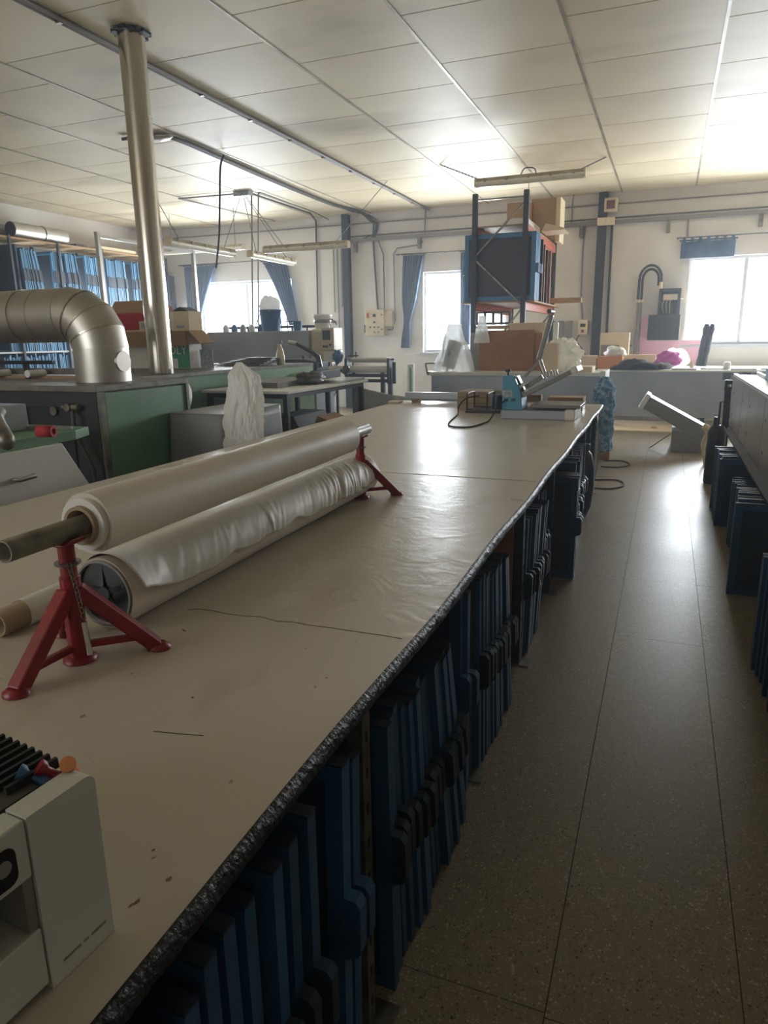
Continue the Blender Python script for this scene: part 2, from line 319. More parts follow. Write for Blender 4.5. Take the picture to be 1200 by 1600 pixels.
# steel columns against the back wall
def column(x, w=.13, label=''):
    b = B(); b.box((x - w / 2, YB - .14, 0), (x + w / 2, YB - .125, ZC)); b.box((x - w / 2, YB - .015, 0), (x + w / 2, YB, ZC)); b.box((x - .01, YB - .125, 0), (x + .01, YB - .015, ZC))
    solo('steel_column', b, M_['bluesteel'], label, 'column')
column(-6.30, .14, 'dark steel column on the back wall beside the beige electrical panel')
column(-1.26, .15, 'dark steel column on the back wall carrying the siren and emergency lamp')
# ================================================================== LONG TABLE
TZ = .80
def edge_x(y): return -.475 - .065 * max(0, min(1, (y - 1.5) / 5.5)) + .004 * math.sin(y * 5)
tb = thing('long_table', 'very long work table with beige sheeting and screen frames stored underneath', 'table', (-1.5, 3.2, 0))
ys = [-.6 + .15 * i for i in range(52)]; ys[-1] = 7.05
poly = [(edge_x(y) - .012, y) for y in ys] + [(-2.62, 7.05), (-2.50, 2.2), (-2.50, -.6)]
obj('tabletop', B().prism(poly, 2, TZ - .034, TZ - .003), M_['darkwood'], tb)
for (a, c, dz) in ((-.6, 1.345, .0015), (1.325, 3.19, 0), (3.17, 7.05, .0015)):
    yy = [a] + [y for y in ys if a < y < c] + [c]
    po = [(edge_x(y) - .004, y) for y in yy] + [(-2.61 if c > 6 else -2.5, c), (-2.5, a)]
    obj('cover_sheet', B().prism(po, 2, TZ - .003, TZ + dz), M_['cover'], tb)
def band(u, v):
    y = -.6 + 7.65 * v; a = u * math.pi * 1.15
    r = .016 + .005 * noise.noise(V(y * 22, u * 5, 0)) + .003 * noise.noise(V(y * 60, u * 9, 4))
    return V(edge_x(y) - .004 + r * math.sin(a) * .9, y, TZ - .017 + .019 * math.cos(a) - (.012 if u == 1 else 0))
obj('edge_band', B().grid(band, 7, 620), M_['edge'], tb, solid=.003)
for y in (1.10, 2.03, 2.93, 3.88, 4.82, 5.76, 6.70):
    x = edge_x(y) - (.008 if y < 2 else .03)
    p = obj('post', B().box((x - .003, y - .018, 0), (x, y + .018, TZ - .036)).box((x - .035, y - .018, 0), (x - .003, y - .0155, TZ - .036)), M_['worn'] if y < 2 else M_['bluesteel'], tb)
    s = B()
    for k in range(9): s.cb((x + .0004, y, .06 + k * .08), (.002, .007, .022))
    obj('slot', s, M_['black'], p)['kind'] = 'stuff'
    obj('foot_plate', B().box((x - .04, y - .03, 0), (x + .045, y + .055, .004)), M_['worn'], p)
    if y > 1.5:
        pn = obj('divider_panel', B().box((-1.15, y - .045, .02), (x - .04, y - .03, TZ - .036)), M_['darkwood'] if y < 3.5 else M_['soot'], tb)
        s = B()
        for k in range(6): s.cb((x - .08, y - .0465, .08 + k * .11), (.012, .003, .012))
        obj('bolt', s, M_['worn'], pn)['kind'] = 'stuff'
for y in (.3, 2.5, 4.7, 6.9): obj('post', B().box((-2.47, y - .02, 0), (-2.43, y + .02, TZ - .036)), M_['bluesteel'], tb)
obj('centre_wall', B().box((-1.20, .0, 0), (-1.17, 6.95, TZ - .036)), M_['soot'], tb)
obj('bottom_rail', B().box((-2.46, .3, .12), (-2.43, 6.9, .16)), M_['bluesteel'], tb)
# ---- screen frames: upright printing frames seen by their narrow edges
def frame_proto(name, label, cat, w=.60, h=.70, t=.026, bar=.035, m='frameblue', lug=True, lm='lug', facex=True):
    r = thing(name, label, cat)
    b = B(); b.box((-bar, -t / 2, 0), (0, t / 2, h)); b.box((-w, -t / 2, 0), (-w + bar, t / 2, h)); b.box((-w + bar, -t / 2, 0), (-bar, t / 2, bar)); b.box((-w + bar, -t / 2, h - bar), (-bar, t / 2, h))
    obj('frame', b, M_[m], r)
    obj('mesh', B().box((-w + bar, t * .18, bar), (-bar, t * .26, h - bar)), M_['mesh'], r)
    if facex: obj('top_cap', B().box((-w + .02, -t / 2 - .0006, h - .004), (.0006, t / 2 + .0006, h + .0008)), M_['lug'] if m == 'frameblue' else M_['bandnavy'], r)
    if lug:
        z = h * .45; obj('lug', B().prism([(0, z - .012), (.026, z), (.032, z + .012), (.032, z + h * .15), (.022, z + h * .17), (0, z + h * .17)], 1, -t * .46, t * .46), M_[lm], r)
    return r
FP = frame_proto('screen_frame', 'x', 'screen frame')
FPD = frame_proto('screen_frame', 'x', 'screen frame', h=.72, t=.032, m='frameblue', lm='frameblue')
used = {}
def put(proto, loc, rot, label, group, scale=None):
    if proto.name not in used:
        used[proto.name] = 1; proto.location = loc; proto.rotation_euler = rot; proto['label'] = label; proto['group'] = group
        if scale: proto.scale = scale
        return proto
    return dup(proto, loc, rot, label, group, scale)
rnd = random.Random(3)
bays = [('first', [(.20 + .051 * i, 0.0 + .012 * math.sin(i)) for i in range(13)], -.458, .735),
        ('first', [(.965 + .05 * i, -.03) for i in range(2)], -.485, .71),
        ('second', [(1.20 + .0465 * i, .04 + .019 * i) for i in range(15)], -.468, .69),
        ('second', [(1.915 + .042 * i, 0.02) for i in range(2)], -.505, .70),
        ('third', [(2.10 + .041 * i, .06 + .014 * i) for i in range(12)], -.485, .70),
        ('fourth', [(2.975 + .043 * i, -.10 - .022 * i) for i in range(9)], -.51, .66),
        ('fourth', [(3.56 + .05 * i, .0) for i in range(6)], -.56, .64),
        ('fifth', [(4.18 + .04 * i, .0) for i in range(4)], -.435, .63),
        ('fifth', [(4.44 + .06 * i, .03) for i in range(5)], -.47, .68),
        ('sixth', [(4.93 + .06 * i, .02) for i in range(9)], -.52, .66)]
cnt = {}; tot = {}
for bay, l, xf, h in bays: tot[bay] = tot.get(bay, 0) + len(l)
for bi, (bay, l, xf, h) in enumerate(bays):
    for i, (y, lean) in enumerate(l):
        cnt[bay] = cnt.get(bay, 0) + 1; n = cnt[bay]
        pr = FPD if (bi in (1, 3, 6, 7) or rnd.random() < .12) else FP
        hh = h / (.72 if pr is FPD else .70) * (1 + rnd.uniform(-.02, .015))
        if bi == 0: hh *= .96 + .04 * (i / 13)
        how = 'leaning' if abs(lean) > .05 else 'upright'
        put(pr, (xf + rnd.uniform(-.012, .008), y, 0), (lean, 0, rnd.uniform(-.003, .003)),
            f'blue screen frame, {nth(n)} from the near end in the {bay} bay under the long table', f'screen frames in the {bay} bay under the long table', (1, 1, hh))
# right-hand row under the grey cabinet
FR = frame_proto('screen_frame', 'x', 'screen frame', w=.50, h=.54, t=.03, bar=.04, m='frameblue', lug=False)
n = 0
row = [(2.30 + .062 * i, .505 - .003 * i, .525) for i in range(17)] + [(4.22 + .06 * i, .425 + .008 * i, .545) for i in range(8)] + [(4.78 + .07 * i, .50, .46) for i in range(10)] + [(5.80 + .06 * i, .445, .535) for i in range(11)]
for (y, xf, h) in row:
    n += 1
    o = put(FR, (xf + rnd.uniform(-.01, .012), y, 0), (rnd.uniform(-.015, .015), 0, math.pi + rnd.uniform(-.01, .01)),
        f'blue screen frame under the grey wall cabinets across the aisle, {nth(n)} from the near end', 'screen frames across the aisle', (1, 1, h / .54 * (1 + rnd.uniform(-.03, .01))))
# ================================================================== PAPER ROLLS ON TRESTLES
def stand(cx, cy, top, label, angs=(-1.58, .72, 2.55)):
    r = thing('trestle_stand', label, 'stand', (cx, cy, TZ))
    obj('column', B().tube([(cx, cy, TZ + .01), (cx, cy, top - .085)], .0205, 16).tube([(cx, cy, top - .09), (cx, cy, top - .012)], .0165, 16).lathe((cx, cy, TZ + .002), [(.034, 0), (.034, .006), (.022, .012)], 18), M_['red'], r)
    obj('collar', B().lathe((cx, cy, top - .058), [(.026, 0), (.026, .005)], 16), M_['worn'], r)
    sd = B()
    def sf(u, v):
        a = (u - .5) * 2.0; return V(cx + .036 * math.sin(a) * 1.1, cy - .02 + .04 * v, top + .012 - .026 * math.cos(a))
    obj('saddle', sd.grid(sf, 10, 1), M_['red'], r, solid=.005)
    for a in angs:
        d = V(math.cos(a), math.sin(a), 0); p0 = V(cx, cy, top - .115) + d * .012; p1 = V(cx, cy, TZ + .008) + d * .155
        l = obj('leg', B().bar(p0, p1, .032, .030, up=(0, 0, 1)), M_['red'], r, bev=.004)
        q = V(cx, cy, TZ + .002) + d * .158
        obj('foot_pad', B().lathe(q, [(.028, 0), (.027, .007), (.016, .014)], 14, sy=.85), M_['red'], l)
        obj('brace', B().bar(V(cx, cy, TZ + .035) + d * .015, V(cx, cy, TZ + .035) + d * .142, .014, .014), M_['red'], r, bev=.002)
    return r
ST = 1.072
s1 = stand(-1.10, 1.01, ST, 'red steel trestle at the near end of the raised paper roll')
s2 = stand(-1.145, 2.60, ST, 'red steel trestle at the far end of the raised paper roll', (.72, 2.9, -2.35))
cx, cy = -1.10, 1.01
ch = B(); n = 13
for i in range(n):
    t = i / n; p = V(cx + .022 + .022 * t, cy - .018, ST - .055 - .115 * t + .012 * math.sin(3.14 * t)); q = [p + V(.004 * math.cos(a) * (1 if i % 2 else .3), .004 * math.cos(a) * (.3 if i % 2 else 1), .0065 * math.sin(a)) for a in (2 * math.pi * k / 8 for k in range(9))]
    ch.tube(q, .0011, 5)
obj('chain', ch, M_['worn'], s1); obj('locking_pin', B().tube([(cx + .045, cy - .02, ST - .17), (cx + .052, cy - .022, ST - .24)], .0055, 10), M_['alu'], s1)
AX = lambda y, z=1.082: V(-1.10 - .028 * (y - 1.01) , y, z)
tu = B().ring(AX(.865), AX(2.68), .0215, .0185, 28)
solo('steel_tube', tu, M_['worn'], 'worn steel tube carrying the raised paper roll on two red trestles', 'tube')
r = thing('paper_roll', 'raised roll of white film threaded on a steel tube between red trestles', 'paper roll', AX(1.06))
core = B().ring(AX(1.052), AX(2.47), .041, .034, 32); obj('core', core, M_['cardtan'], r)
def rollpaper(f, y0, y1, rad, ri, kick=0):
    b = B(); nu, nv = 56, 90
    def fn(u, v):
        y = y0 + (y1 - y0) * v; a = 2 * math.pi * u; c = f(y)
        wr = .0013 * noise.noise(V(math.cos(a) * 1.2, y * 14, math.sin(a) * 1.2)) * (1 if v > .35 else .2) + .002 * noise.noise(V(a, y * 2.2, 5))
        rr = rad + wr + kick * max(0, 1 - v * 9) * (1 + .4 * math.sin(a * 2))
        return V(c.x + rr * math.sin(a), y, c.z + rr * math.cos(a))
    b.grid(fn, nu, nv)
    for v in (0, 1):
        y = y0 if v == 0 else y1; c = f(y); vs = [fn(k / nu, v) for k in range(nu)] + [V(c.x + ri * math.sin(2 * math.pi * k / nu), y + (.006 if v == 0 else -.006), c.z + ri * math.cos(2 * math.pi * k / nu)) for k in range(nu)]
        b.add(vs, [(k, (k + 1) % nu, nu + (k + 1) % nu, nu + k) for k in range(nu)])
    return b
obj('paper', rollpaper(lambda y: AX(y), 1.075, 2.44, .0655, .041), M_['paper'], r)
obj('paper_layers', B().ring(AX(1.062), AX(1.085), .056, .042, 40), M_['white'], r)
# lower wrapped roll on the table
LX = lambda y: V(-1.166 - .016 * (y - 1.2), y, TZ + .088)
r = thing('wrapped_roll', 'thick roll wrapped in creased white film lying on the table before the trestle', 'paper roll', (LX(1.9).x, 1.95, TZ))
obj('paper', rollpaper(LX, 1.16, 2.70, .0845, .074), M_['paper'], r)
obj('end_ring', B().ring(LX(1.155), LX(1.20), .0795, .0745, 40), M_['cab'], r)
c = obj('end_cap', B().tube([LX(1.166), LX(1.19)], .075, 40), M_['stain'], r)
e = B(); p = LX(1.160); e.tube([p, p + V(0, .02, 0)], .016, 18)
for k in range(5):
    a = k * 1.2566 + .4; e.bar(p + V(.016 * math.cos(a), .006, .016 * math.sin(a)), p + V(.066 * math.cos(a), .012, .066 * math.sin(a)), .007, .012)
obj('spoke_hub', e, M_['black'], c)
def flap(u, v):
    y = 1.165 + (2.69 - 1.165) * v; c = LX(y)
    jag = .18 * noise.noise(V(y * 3.1, 2, 0)) + .22 * noise.noise(V(y * 8, 7, 0)) - .30 * max(0, 1 - v * 7)
    a = -.6 + (2.35 + jag) * u
    nz_ = noise.noise(V(y * 13 + u * 2.2, 1, 0)); n2_ = noise.noise(V(y * 34 + u * 3, u * 1.5, 4)); fold = .011 * max(0, u - .2) * (1 - 2.2 * abs(nz_) + .8 * (1 - 2 * abs(n2_))) * (max(.15, 1.1 * noise.noise(V(y * 2.3, 9, 0)) + .6) if v > .4 else .2)
    rr = .0865 + fold + .014 * max(0, u - .75) * 2 + .03 * max(0, 1 - v * 12) * u
    z = c.z + rr * math.cos(a)
    return V(c.x + rr * math.sin(a), y, max(z, TZ + .006))
obj('film_wrap', B().grid(flap, 40, 260), M_['film'], r, solid=.0012)
# thin roll behind the stand
RX = lambda y, z=.034: V(-1.365 - .02 * (y - 1.1), y, TZ + z)
r = thing('cardboard_tube_roll', 'thin roll of white film on a brown cardboard tube behind the near trestle', 'paper roll', (RX(1.7).x, 1.7, TZ))
obj('core', B().ring(RX(1.03), RX(2.35), .030, .026, 28), M_['cardtan'], r)
obj('paper', rollpaper(lambda y: RX(y), 1.10, 2.25, .034, .030), M_['white'], r)
# ================================================================== LABEL MACHINE at the table corner
mch = thing('desktop_machine', 'pale grey desktop machine at the near table corner with dark trays on top', 'machine', (-.533, .488, TZ + .002)); mch.rotation_euler = (0, 0, math.radians(-4))
W[mch.name] = V(0, 0, 0)
def rr_poly(w0, w1, z0, z1, r, corners=(1, 1, 1, 1)):
    out = []
    for (cx_, cz_, a0, k) in ((w1, z1, 0, corners[0]), (w0, z1, 90, corners[1]), (w0, z0, 180, corners[2]), (w1, z0, 270, corners[3])):
        rr = r if k else .0005; mx_ = cx_ - rr if cx_ == w1 else cx_ + rr; mz = cz_ - rr if cz_ == z1 else cz_ + rr
        for t in range(6): a = math.radians(a0 + t * 18); out.append((mx_ + rr * math.cos(a), mz + rr * math.sin(a)))
    return out
H = .205
obj('side_cover', B().prism(rr_poly(-.082, 0, .0, H, .012, (1, 0, 0, 0)), 0, -.030, 0), M_['ivory'], mch, bev=.004)
b = B(); b.box((-.030, -.52, .140), (-.001, -.0835, H - .001)); b.box((-.12, -.52, 0.010), (-.001, -.0835, .078)); b.box((-.45, -.52, 0), (-.12, -.002, .18)); b.box((-.12, -.082, 0), (-.030, -.002, .18))
obj('body', b, M_['ivory'], mch, bev=.002)
obj('recess_side', B().box((-.119, -.094, .079), (-.004, -.0835, .139)), M_['cab'], mch)
obj('recess_back', B().box((-.1195, -.50, .079), (-.110, -.094, .14)), M_['black'], mch)
obj('plinth', B().box((-.12, -.45, -.001), (-.02, -.11, .010)), M_['black'], mch)
cp = obj('control_panel', B().prism(rr_poly(-.40, -.098, .147, .188, .010), 0, -.001, .0006), M_['black'], mch)
for (y, z, s_) in ((-.112, .170, .008), (-.132, .160, .005), (-.132, .178, .005), (-.150, .168, .007)): obj('button', B().tube([(.0004, y, z), (.0018, y, z)], s_, 16), M_['cab'], cp)
obj('tray_border', B().box((-.30, -.50, .18), (-.030, -.028, .194)), M_['black'], mch)
obj('dark_tray', B().box((-.29, -.49, .194), (-.042, -.036, .198)), mat('charcoal_plate', '4a4740', .5), mch)
obj('tray_floor', B().box((-.45, -.028, .18), (-.031, -.002, .188)), M_['black'], mch)
for k in range(14): obj('ridge', B().bar((-.060 - .012 * k, -.060, .200 + .001 * k), (-.052 - .012 * k, -.003, .204 + .001 * k), .0045, .012), M_['soot'], mch)
obj('lettering', B().box((.0002, -.066, .020), (.0006, -.044, .023)).box((.0002, -.040, .020), (.0006, -.034, .023)).box((.0002, -.030, .020), (.0006, -.010, .023)), M_['cab'], mch)
def spool(x, y, m, lab, ry):
    o = solo('thread_spool', B().lathe((0, 0, -.014), [(.0085, 0), (.0085, .005), (.005, .009), (.005, .021), (.0085, .025), (.0085, .030)], 16), m, lab, 'spool', fix=False)
    o.location = (x, y, TZ + .203); o.rotation_euler = (.5, ry, 0)
for a in [(-.592, .462, M_['blueplastic'], 'small blue spool leaning on the grey desktop machine', -.9), (-.578, .474, M_['red'], 'small red spool leaning on the grey desktop machine', -.7), (-.566, .487, M_['orangebox'], 'small orange spool at the corner of the grey desktop machine', .5)]: spool(*a)
# marks on the sheeting
def mark(pts, w_, name='stain'):
    b = B()
    for i in range(len(pts) - 1): b.bar(V(*pts[i], TZ + .0017), V(*pts[i + 1], TZ + .0017), w_, .0006)
    obj(name, b, M_['grout'], tb)
def blot(c, r_, sd, sq=.8):
    vs = [V(c[0], c[1], TZ + .0021)] + [V(c[0] + r_ * sq * (1 + .7 * noise.noise(V(math.cos(a), math.sin(a), sd))) * math.cos(a), c[1] + r_ * (1 + .7 * noise.noise(V(math.cos(a), math.sin(a), sd + 5))) * math.sin(a), TZ + .0018) for a in (2 * math.pi * k / 14 for k in range(14))]
    obj('stain', B().add(vs, [(0, k + 1, (k + 1) % 14 + 1) for k in range(14)]), M_['stainbrown'], tb)
zz = lambda x, y: (PX(x, y, Z=TZ).x, PX(x, y, Z=TZ).y)
mark([zz(240, 1144), zz(280, 1148), zz(318, 1151)], .0018, 'scratch')
blot(zz(265, 1375), .0045, 1); blot(zz(214, 1411), .006, 2, .45); blot(zz(205, 1416), .004, 3, .5); blot(zz(240, 1330), .003, 4); blot(zz(450, 1240), .004, 5, .5); blot(zz(510, 1060), .003, 6); mark([zz(300, 1090), zz(302, 1092)], .003); mark([zz(285, 985), zz(290, 987)], .003)
cr = [(-1.06, 1.318)] + [(-1.04 + .045 * k, 1.332 + .014 * noise.noise(V(k * .9, 0, 0)) + .0008 * k) for k in range(13)]
mark(cr, .0022, 'tear')
# ================================================================== OVENS AND DUCTS ON THE WINDOW-LESS SIDE
r = thing('oven_cabinet', 'low green-sided oven cabinet with a sooty front carrying the elbowed duct', 'oven', (-4.6, 4.1, 0))
obj('body', B().box((-5.9, 3.62, 0), (-3.50, 4.56, 1.13)), M_['soot'], r, bev=.004)
obj('top_plate', B().box((-5.92, 3.60, 1.13), (-3.48, 4.58, 1.17)), M_['greyrim'], r, bev=.003)
obj('green_panel', B().box((-3.50, 3.68, .05), (-3.482, 4.53, 1.12)), M_['green'], r, bev=.003)
obj('corner_rail', B().bar((-3.475, 3.635, 0), (-3.475, 3.635, 1.13), .022, .05), M_['greyrim'], r)
obj('corner_rail', B().bar((-3.475, 4.545, 0), (-3.475, 4.545, 1.13), .022, .03), M_['greyrim'], r)
obj('recess_panel', B().box((-4.55, 3.606, .25), (-3.72, 3.62, 1.02)), M_['dark'], r, bev=.004)
pp = smooth_path([(-3.70, 3.60, 1.02), (-3.66, 3.56, .98), (-3.65, 3.55, .9), (-3.60, 3.55, .76), (-3.53, 3.55, .62), (-3.51, 3.55, .3), (-3.51, 3.55, .05)])
obj('hose', B().tube(pp, .014, 10), M_['cable'], r)
obj('valve', B().tube([(-3.76, 3.58, 1.03), (-3.62, 3.58, 1.03)], .02, 12).tube([(-3.70, 3.62, 1.03), (-3.70, 3.55, 1.03)], .026, 12), M_['worn'], r)
obj('valve', B().tube([(-3.86, 3.62, 1.0), (-3.86, 3.585, 1.0)], .03, 14), M_['worn'], r)
b = B()
for k in range(5): b.tube([(-4.62 - .1 * k, 3.60, 1.10), (-4.62 - .1 * k, 3.60, .72)], .022, 8)
b.bar((-4.6, 3.59, 1.06), (-5.2, 3.59, 1.06), .03, .03).bar((-4.6, 3.59, .78), (-5.2, 3.59, .78), .03, .03)
obj('burner_pipes', b, M_['worn'], r).name = 'burner'
obj('gauge', B().tube([(-4.33, 3.60, .93), (-4.33, 3.575, .93)], .022, 14), M_['white'], r)
obj('rod', B().tube([(-4.12, 3.59, 1.03), (-4.10, 3.59, .70)], .007, 8), M_['greyrim'], r)
obj('grip', B().tube(smooth_path([(-3.72, 3.60, .52), (-3.70, 3.57, .53), (-3.66, 3.57, .50), (-3.66, 3.60, .47)]), .012, 8), M_['dark'], r)
obj('switch_box', B().cb((-3.72, 3.585, .42), (.08, .05, .12)), M_['dark'], r, bev=.004)
# elbowed duct
def sweep(b, path, rad, n=40, beads=()):
    b.tube(path, rad, n); return b
dx, dy = -3.82, 4.05; R = .192; cz = 1.645; ER = .235
r = thing('elbow_duct', 'wide galvanised duct bending from the oven cabinet toward the shelf wall', 'duct', (dx, dy, 1.17))
obj('riser', B().tube([(dx, dy, 1.172), (dx, dy, cz - ER + .002)], R, 48), M_['duct'], r)
ER = .235; cen = V(dx - ER, dy, cz - ER)
segs = 4; A = [cen + V(ER * math.cos(a), 0, ER * math.sin(a)) for a in [math.radians(90 * k / segs) for k in range(segs + 1)]]
obj('collar', B().tube([(dx, dy, 1.295), (dx, dy, 1.303)], R + .003, 48), M_['duct'], r)
def obl(pa, pb, na, nb, rad, n=48):
    "one mitred elbow segment"
    b = B(); vs = []
    ax = (pb - pa).normalized(); x = V(0, 1, 0); y = ax.cross(x)
    for (p, nn) in ((pa, na), (pb, nb)):
        for k in range(n):
            a = 2 * math.pi * k / n; q = p + (x * math.cos(a) + y * math.sin(a)) * rad; t = (p - q).dot(nn) / ax.dot(nn); vs.append(q + ax * t)
    return b.add(vs, [(k, (k + 1) % n, n + (k + 1) % n, n + k) for k in range(n)], True)
nrm = [V(-math.sin(math.radians(90 * k / segs)), 0, math.cos(math.radians(90 * k / segs))) for k in range(segs + 1)]
for k in range(segs):
    rad = R + (.0015 if k % 2 else 0)
    obj('elbow_segment', obl(A[k], A[k + 1], nrm[k], nrm[k + 1], rad), M_['duct'], r)
    if k: obj('seam_ring', obl(A[k] - nrm[k] * .005, A[k] + nrm[k] * .005, nrm[k], nrm[k], R + .007), M_['steel'], r)
obj('straight_run', B().tube([A[-1], V(-7.4, dy + .12, cz + .0)], R, 48), M_['duct'], r)
for x in (-4.32, -4.5, -5.4): obj('seam_ring', B().tube([V(x, dy + .01, cz), V(x - .012, dy + .01, cz)], R + .004, 48), M_['duct'], r)
obj('cap', B().tube([(dx + R - .02, dy, 1.315), (dx + R + .006, dy, 1.315)], .072, 30), M_['duct'], r)
solo('duct_support', B().bar((-6.9, dy + .1, 0), (-6.9, dy + .1, cz - .2), .06).bar((-7.1, dy + .1, cz - .2), (-6.7, dy + .1, cz - .2), .06, .03), M_['bluesteel'], 'steel support under the straight run of the wide duct', 'support')
# chimney pipe
px_, py_ = -4.25, 5.22
r = thing('flue_pipe', 'tall shiny stainless flue pipe rising from the oven line to the ceiling', 'pipe', (px_, py_, 1.17))
for z0, z1 in ((1.17, 2.22), (2.22, 3.28), (3.28, 3.895)):
    obj('pipe_length', B().tube([(px_, py_, z0), (px_, py_, z1)], .106, 44, cap=False), M_['steel'], r)
for z in (2.20, 2.235, 3.27, 1.18): obj('seam_ring', B().tube([(px_, py_, z), (px_, py_, z + .012)], .110, 44), M_['steel'], r)
fb = B()
for k in range(14):
    a = k * .4488; fb.cb((px_ + .125 * math.cos(a), py_ + .125 * math.sin(a), 3.878 + .006 * (k % 3)), (.05, .05, .02))
fb.ring((px_, py_, 3.875), (px_, py_, 3.897), .135, .106, 30); obj('sooty_flashing', fb, M_['soot'], r)
obj('clamp', B().cb((px_ + .12, py_ - .03, 1.19), (.05, .03, .04)), M_['alu'], r)
# second green oven line
r = thing('dryer_cabinet', 'long green dryer cabinet behind the oven carrying the cartons and spray bottle', 'dryer', (-5.0, 6.4, 0))
obj('body', B().box((-6.2, 4.72, 0), (-4.12, 7.9, 1.13)), M_['green'], r, bev=.004)
obj('top_plate', B().box((-6.22, 4.70, 1.13), (-4.10, 7.92, 1.165)), M_['greyrim'], r, bev=.003)
obj('end_panel', B().box((-4.12, 6.35, .3), (-4.085, 7.88, 1.13)), M_['palegreen'], r, bev=.003)  # paler green puts the window light on this face into its colour
for y in (5.15, 6.3): obj('joint_strip', B().box((-4.12, y, .1), (-4.105, y + .02, 1.13)), M_['dark'], r)
r = thing('fan_drum', 'short steel drum sticking out of the green dryer beside the flue', 'drum', (-3.9, 4.95, .9))
obj('shell', B().tube([(-4.10, 4.88, 1.0), (-3.80, 4.88, 1.0)], .135, 36), M_['steel'], r); obj('rim', B().tube([(-3.80, 4.88, 1.0), (-3.785, 4.88, 1.0)], .142, 36), M_['duct'], r)
# conveyor rails lying on the oven cabinet
r = thing('conveyor_rail', 'black conveyor frame with two white rollers lying on the oven cabinet', 'conveyor', (-5.0, 4.3, 1.17))
b = B(); b.bar((-5.75, 4.30, 1.30), (-4.55, 4.30, 1.30), .03, .03); b.bar((-4.85, 4.30, 1.30), (-4.85, 4.30, 1.17), .035, .03); b.bar((-5.25, 4.30, 1.30), (-5.25, 4.30, 1.17), .035, .03); b.bar((-5.6, 4.30, 1.30), (-5.3, 4.30, 1.19), .03, .03)
obj('bar', b, M_['black'], r)
for x in (-4.80, -5.20): obj('roller', B().tube([(x, 4.25, 1.21), (x, 4.42, 1.21)], .03, 18), M_['white'], r)
obj('rear_rail', B().bar((-5.6, 4.5, 1.22), (-4.1, 4.5, 1.22), .05, .05), M_['greyrim'], r)
solo('cardboard_sheet', B().box((-5.5, 4.36, 1.17), (-4.05, 4.46, 1.185)), M_['card'], 'flat pale cardboard strip lying on the oven cabinet behind the rollers', 'cardboard')
# cartons on the dryer
r = thing('green_print_carton', 'white carton with green print standing on the dryer behind the flue', 'carton', (-5.2, 6.4, 1.165))
obj('body', B().box((-5.62, 6.25, 1.165), (-4.70, 6.46, 1.42)), M_['white'], r, bev=.003)
obj('green_print', B().box((-5.12, 6.247, 1.27), (-4.705, 6.25, 1.417)).box((-4.86, 6.247, 1.17), (-4.705, 6.25, 1.27)), M_['greenprint'], r)
text('lettering', 'POLY', .125, (-5.035, 6.245, 1.315), (math.pi / 2, 0, 0), M_['white'], r)
r = thing('open_brown_carton', 'brown carton with drooping flaps stacked on the green-printed carton', 'carton', (-5.2, 6.3, 1.42))
obj('body', B().box((-5.75, 6.22, 1.42), (-4.69, 6.50, 1.555)), M_['card'], r, bev=.003)
obj('flap', B().prism([(-4.69, 1.55), (-4.56, 1.42), (-4.55, 1.43), (-4.68, 1.56)], 1, 6.23, 6.49), M_['card'], r)
obj('flap', B().box((-5.7, 6.20, 1.40), (-4.70, 6.212, 1.545)), M_['card'], r)
r = thing('red_print_carton', 'white carton with a red printed side on top of the open brown carton', 'carton', (-5.2, 6.3, 1.555))
obj('body', B().box((-5.75, 6.25, 1.555), (-4.68, 6.48, 1.755)), M_['cream'], r, bev=.003)
obj('red_print', B().box((-5.73, 6.247, 1.575), (-5.33, 6.25, 1.752)).box((-5.33, 6.247, 1.665), (-5.10, 6.25, 1.752)), M_['redprint'], r)
obj('tape', B().box((-4.90, 6.2475, 1.555), (-4.875, 6.25, 1.755)), M_['white'], r)
obj('lid', B().prism([(-5.75, 1.76), (-5.0, 1.76), (-5.12, 1.88), (-5.65, 1.88)], 1, 6.27, 6.46), M_['card'], r)
obj('sticker', B().box((-5.3, 6.2475, 1.585), (-5.12, 6.25, 1.645)).box((-4.99, 6.2475, 1.585), (-4.93, 6.25, 1.61)).box((-4.84, 6.2475, 1.585), (-4.74, 6.25, 1.61)), M_['label'], r)
obj('dark_flap', B().prism([(-4.90, 1.757), (-4.69, 1.757), (-4.80, 1.80)], 1, 6.27, 6.46), M_['soot'], r)
solo('postcard', B().box((-4.68, 6.40, 1.167), (-4.52, 6.41, 1.36)), M_['label'], 'blue and white picture card leaning beside the green-printed carton', 'card')
b = B(); rr = random.Random(5)
for k in range(5):
    M2 = Matrix.Translation((-4.55 + .04 * k, 7.0 + .05 * k, 1.18 + .017 * k)) @ Matrix.Rotation(rr.uniform(-.2, .2), 4, 'Z')
    solo('metal_sheet', B().cb((0, 0, 0), (.62 - .06 * k, .30, .012), M2), M_['greyrim'], f'flat grey metal sheet, {nth(k+1)} from the bottom of the pile on the dryer', 'metal sheet', 'metal sheets on the dryer')
r = thing('spray_bottle', 'spray bottle with pale liquid standing on the dryer end', 'bottle', (-4.22, 7.4, 1.165))
p = (-4.24, 7.35, 1.167)
obj('bottle', B().lathe(p, [(.045, 0), (.052, .02), (.05, .10), (.035, .17), (.018, .21), (.017, .235)], 18), M_['yellow'], r)
obj('trigger_head', B().box((p[0] - .05, p[1] - .015, p[2] + .235), (p[0] + .03, p[1] + .015, p[2] + .275)).bar((p[0] - .03, p[1], p[2] + .24), (p[0] - .05, p[1], p[2] + .19), .012), M_['label'], r, bev=.004)
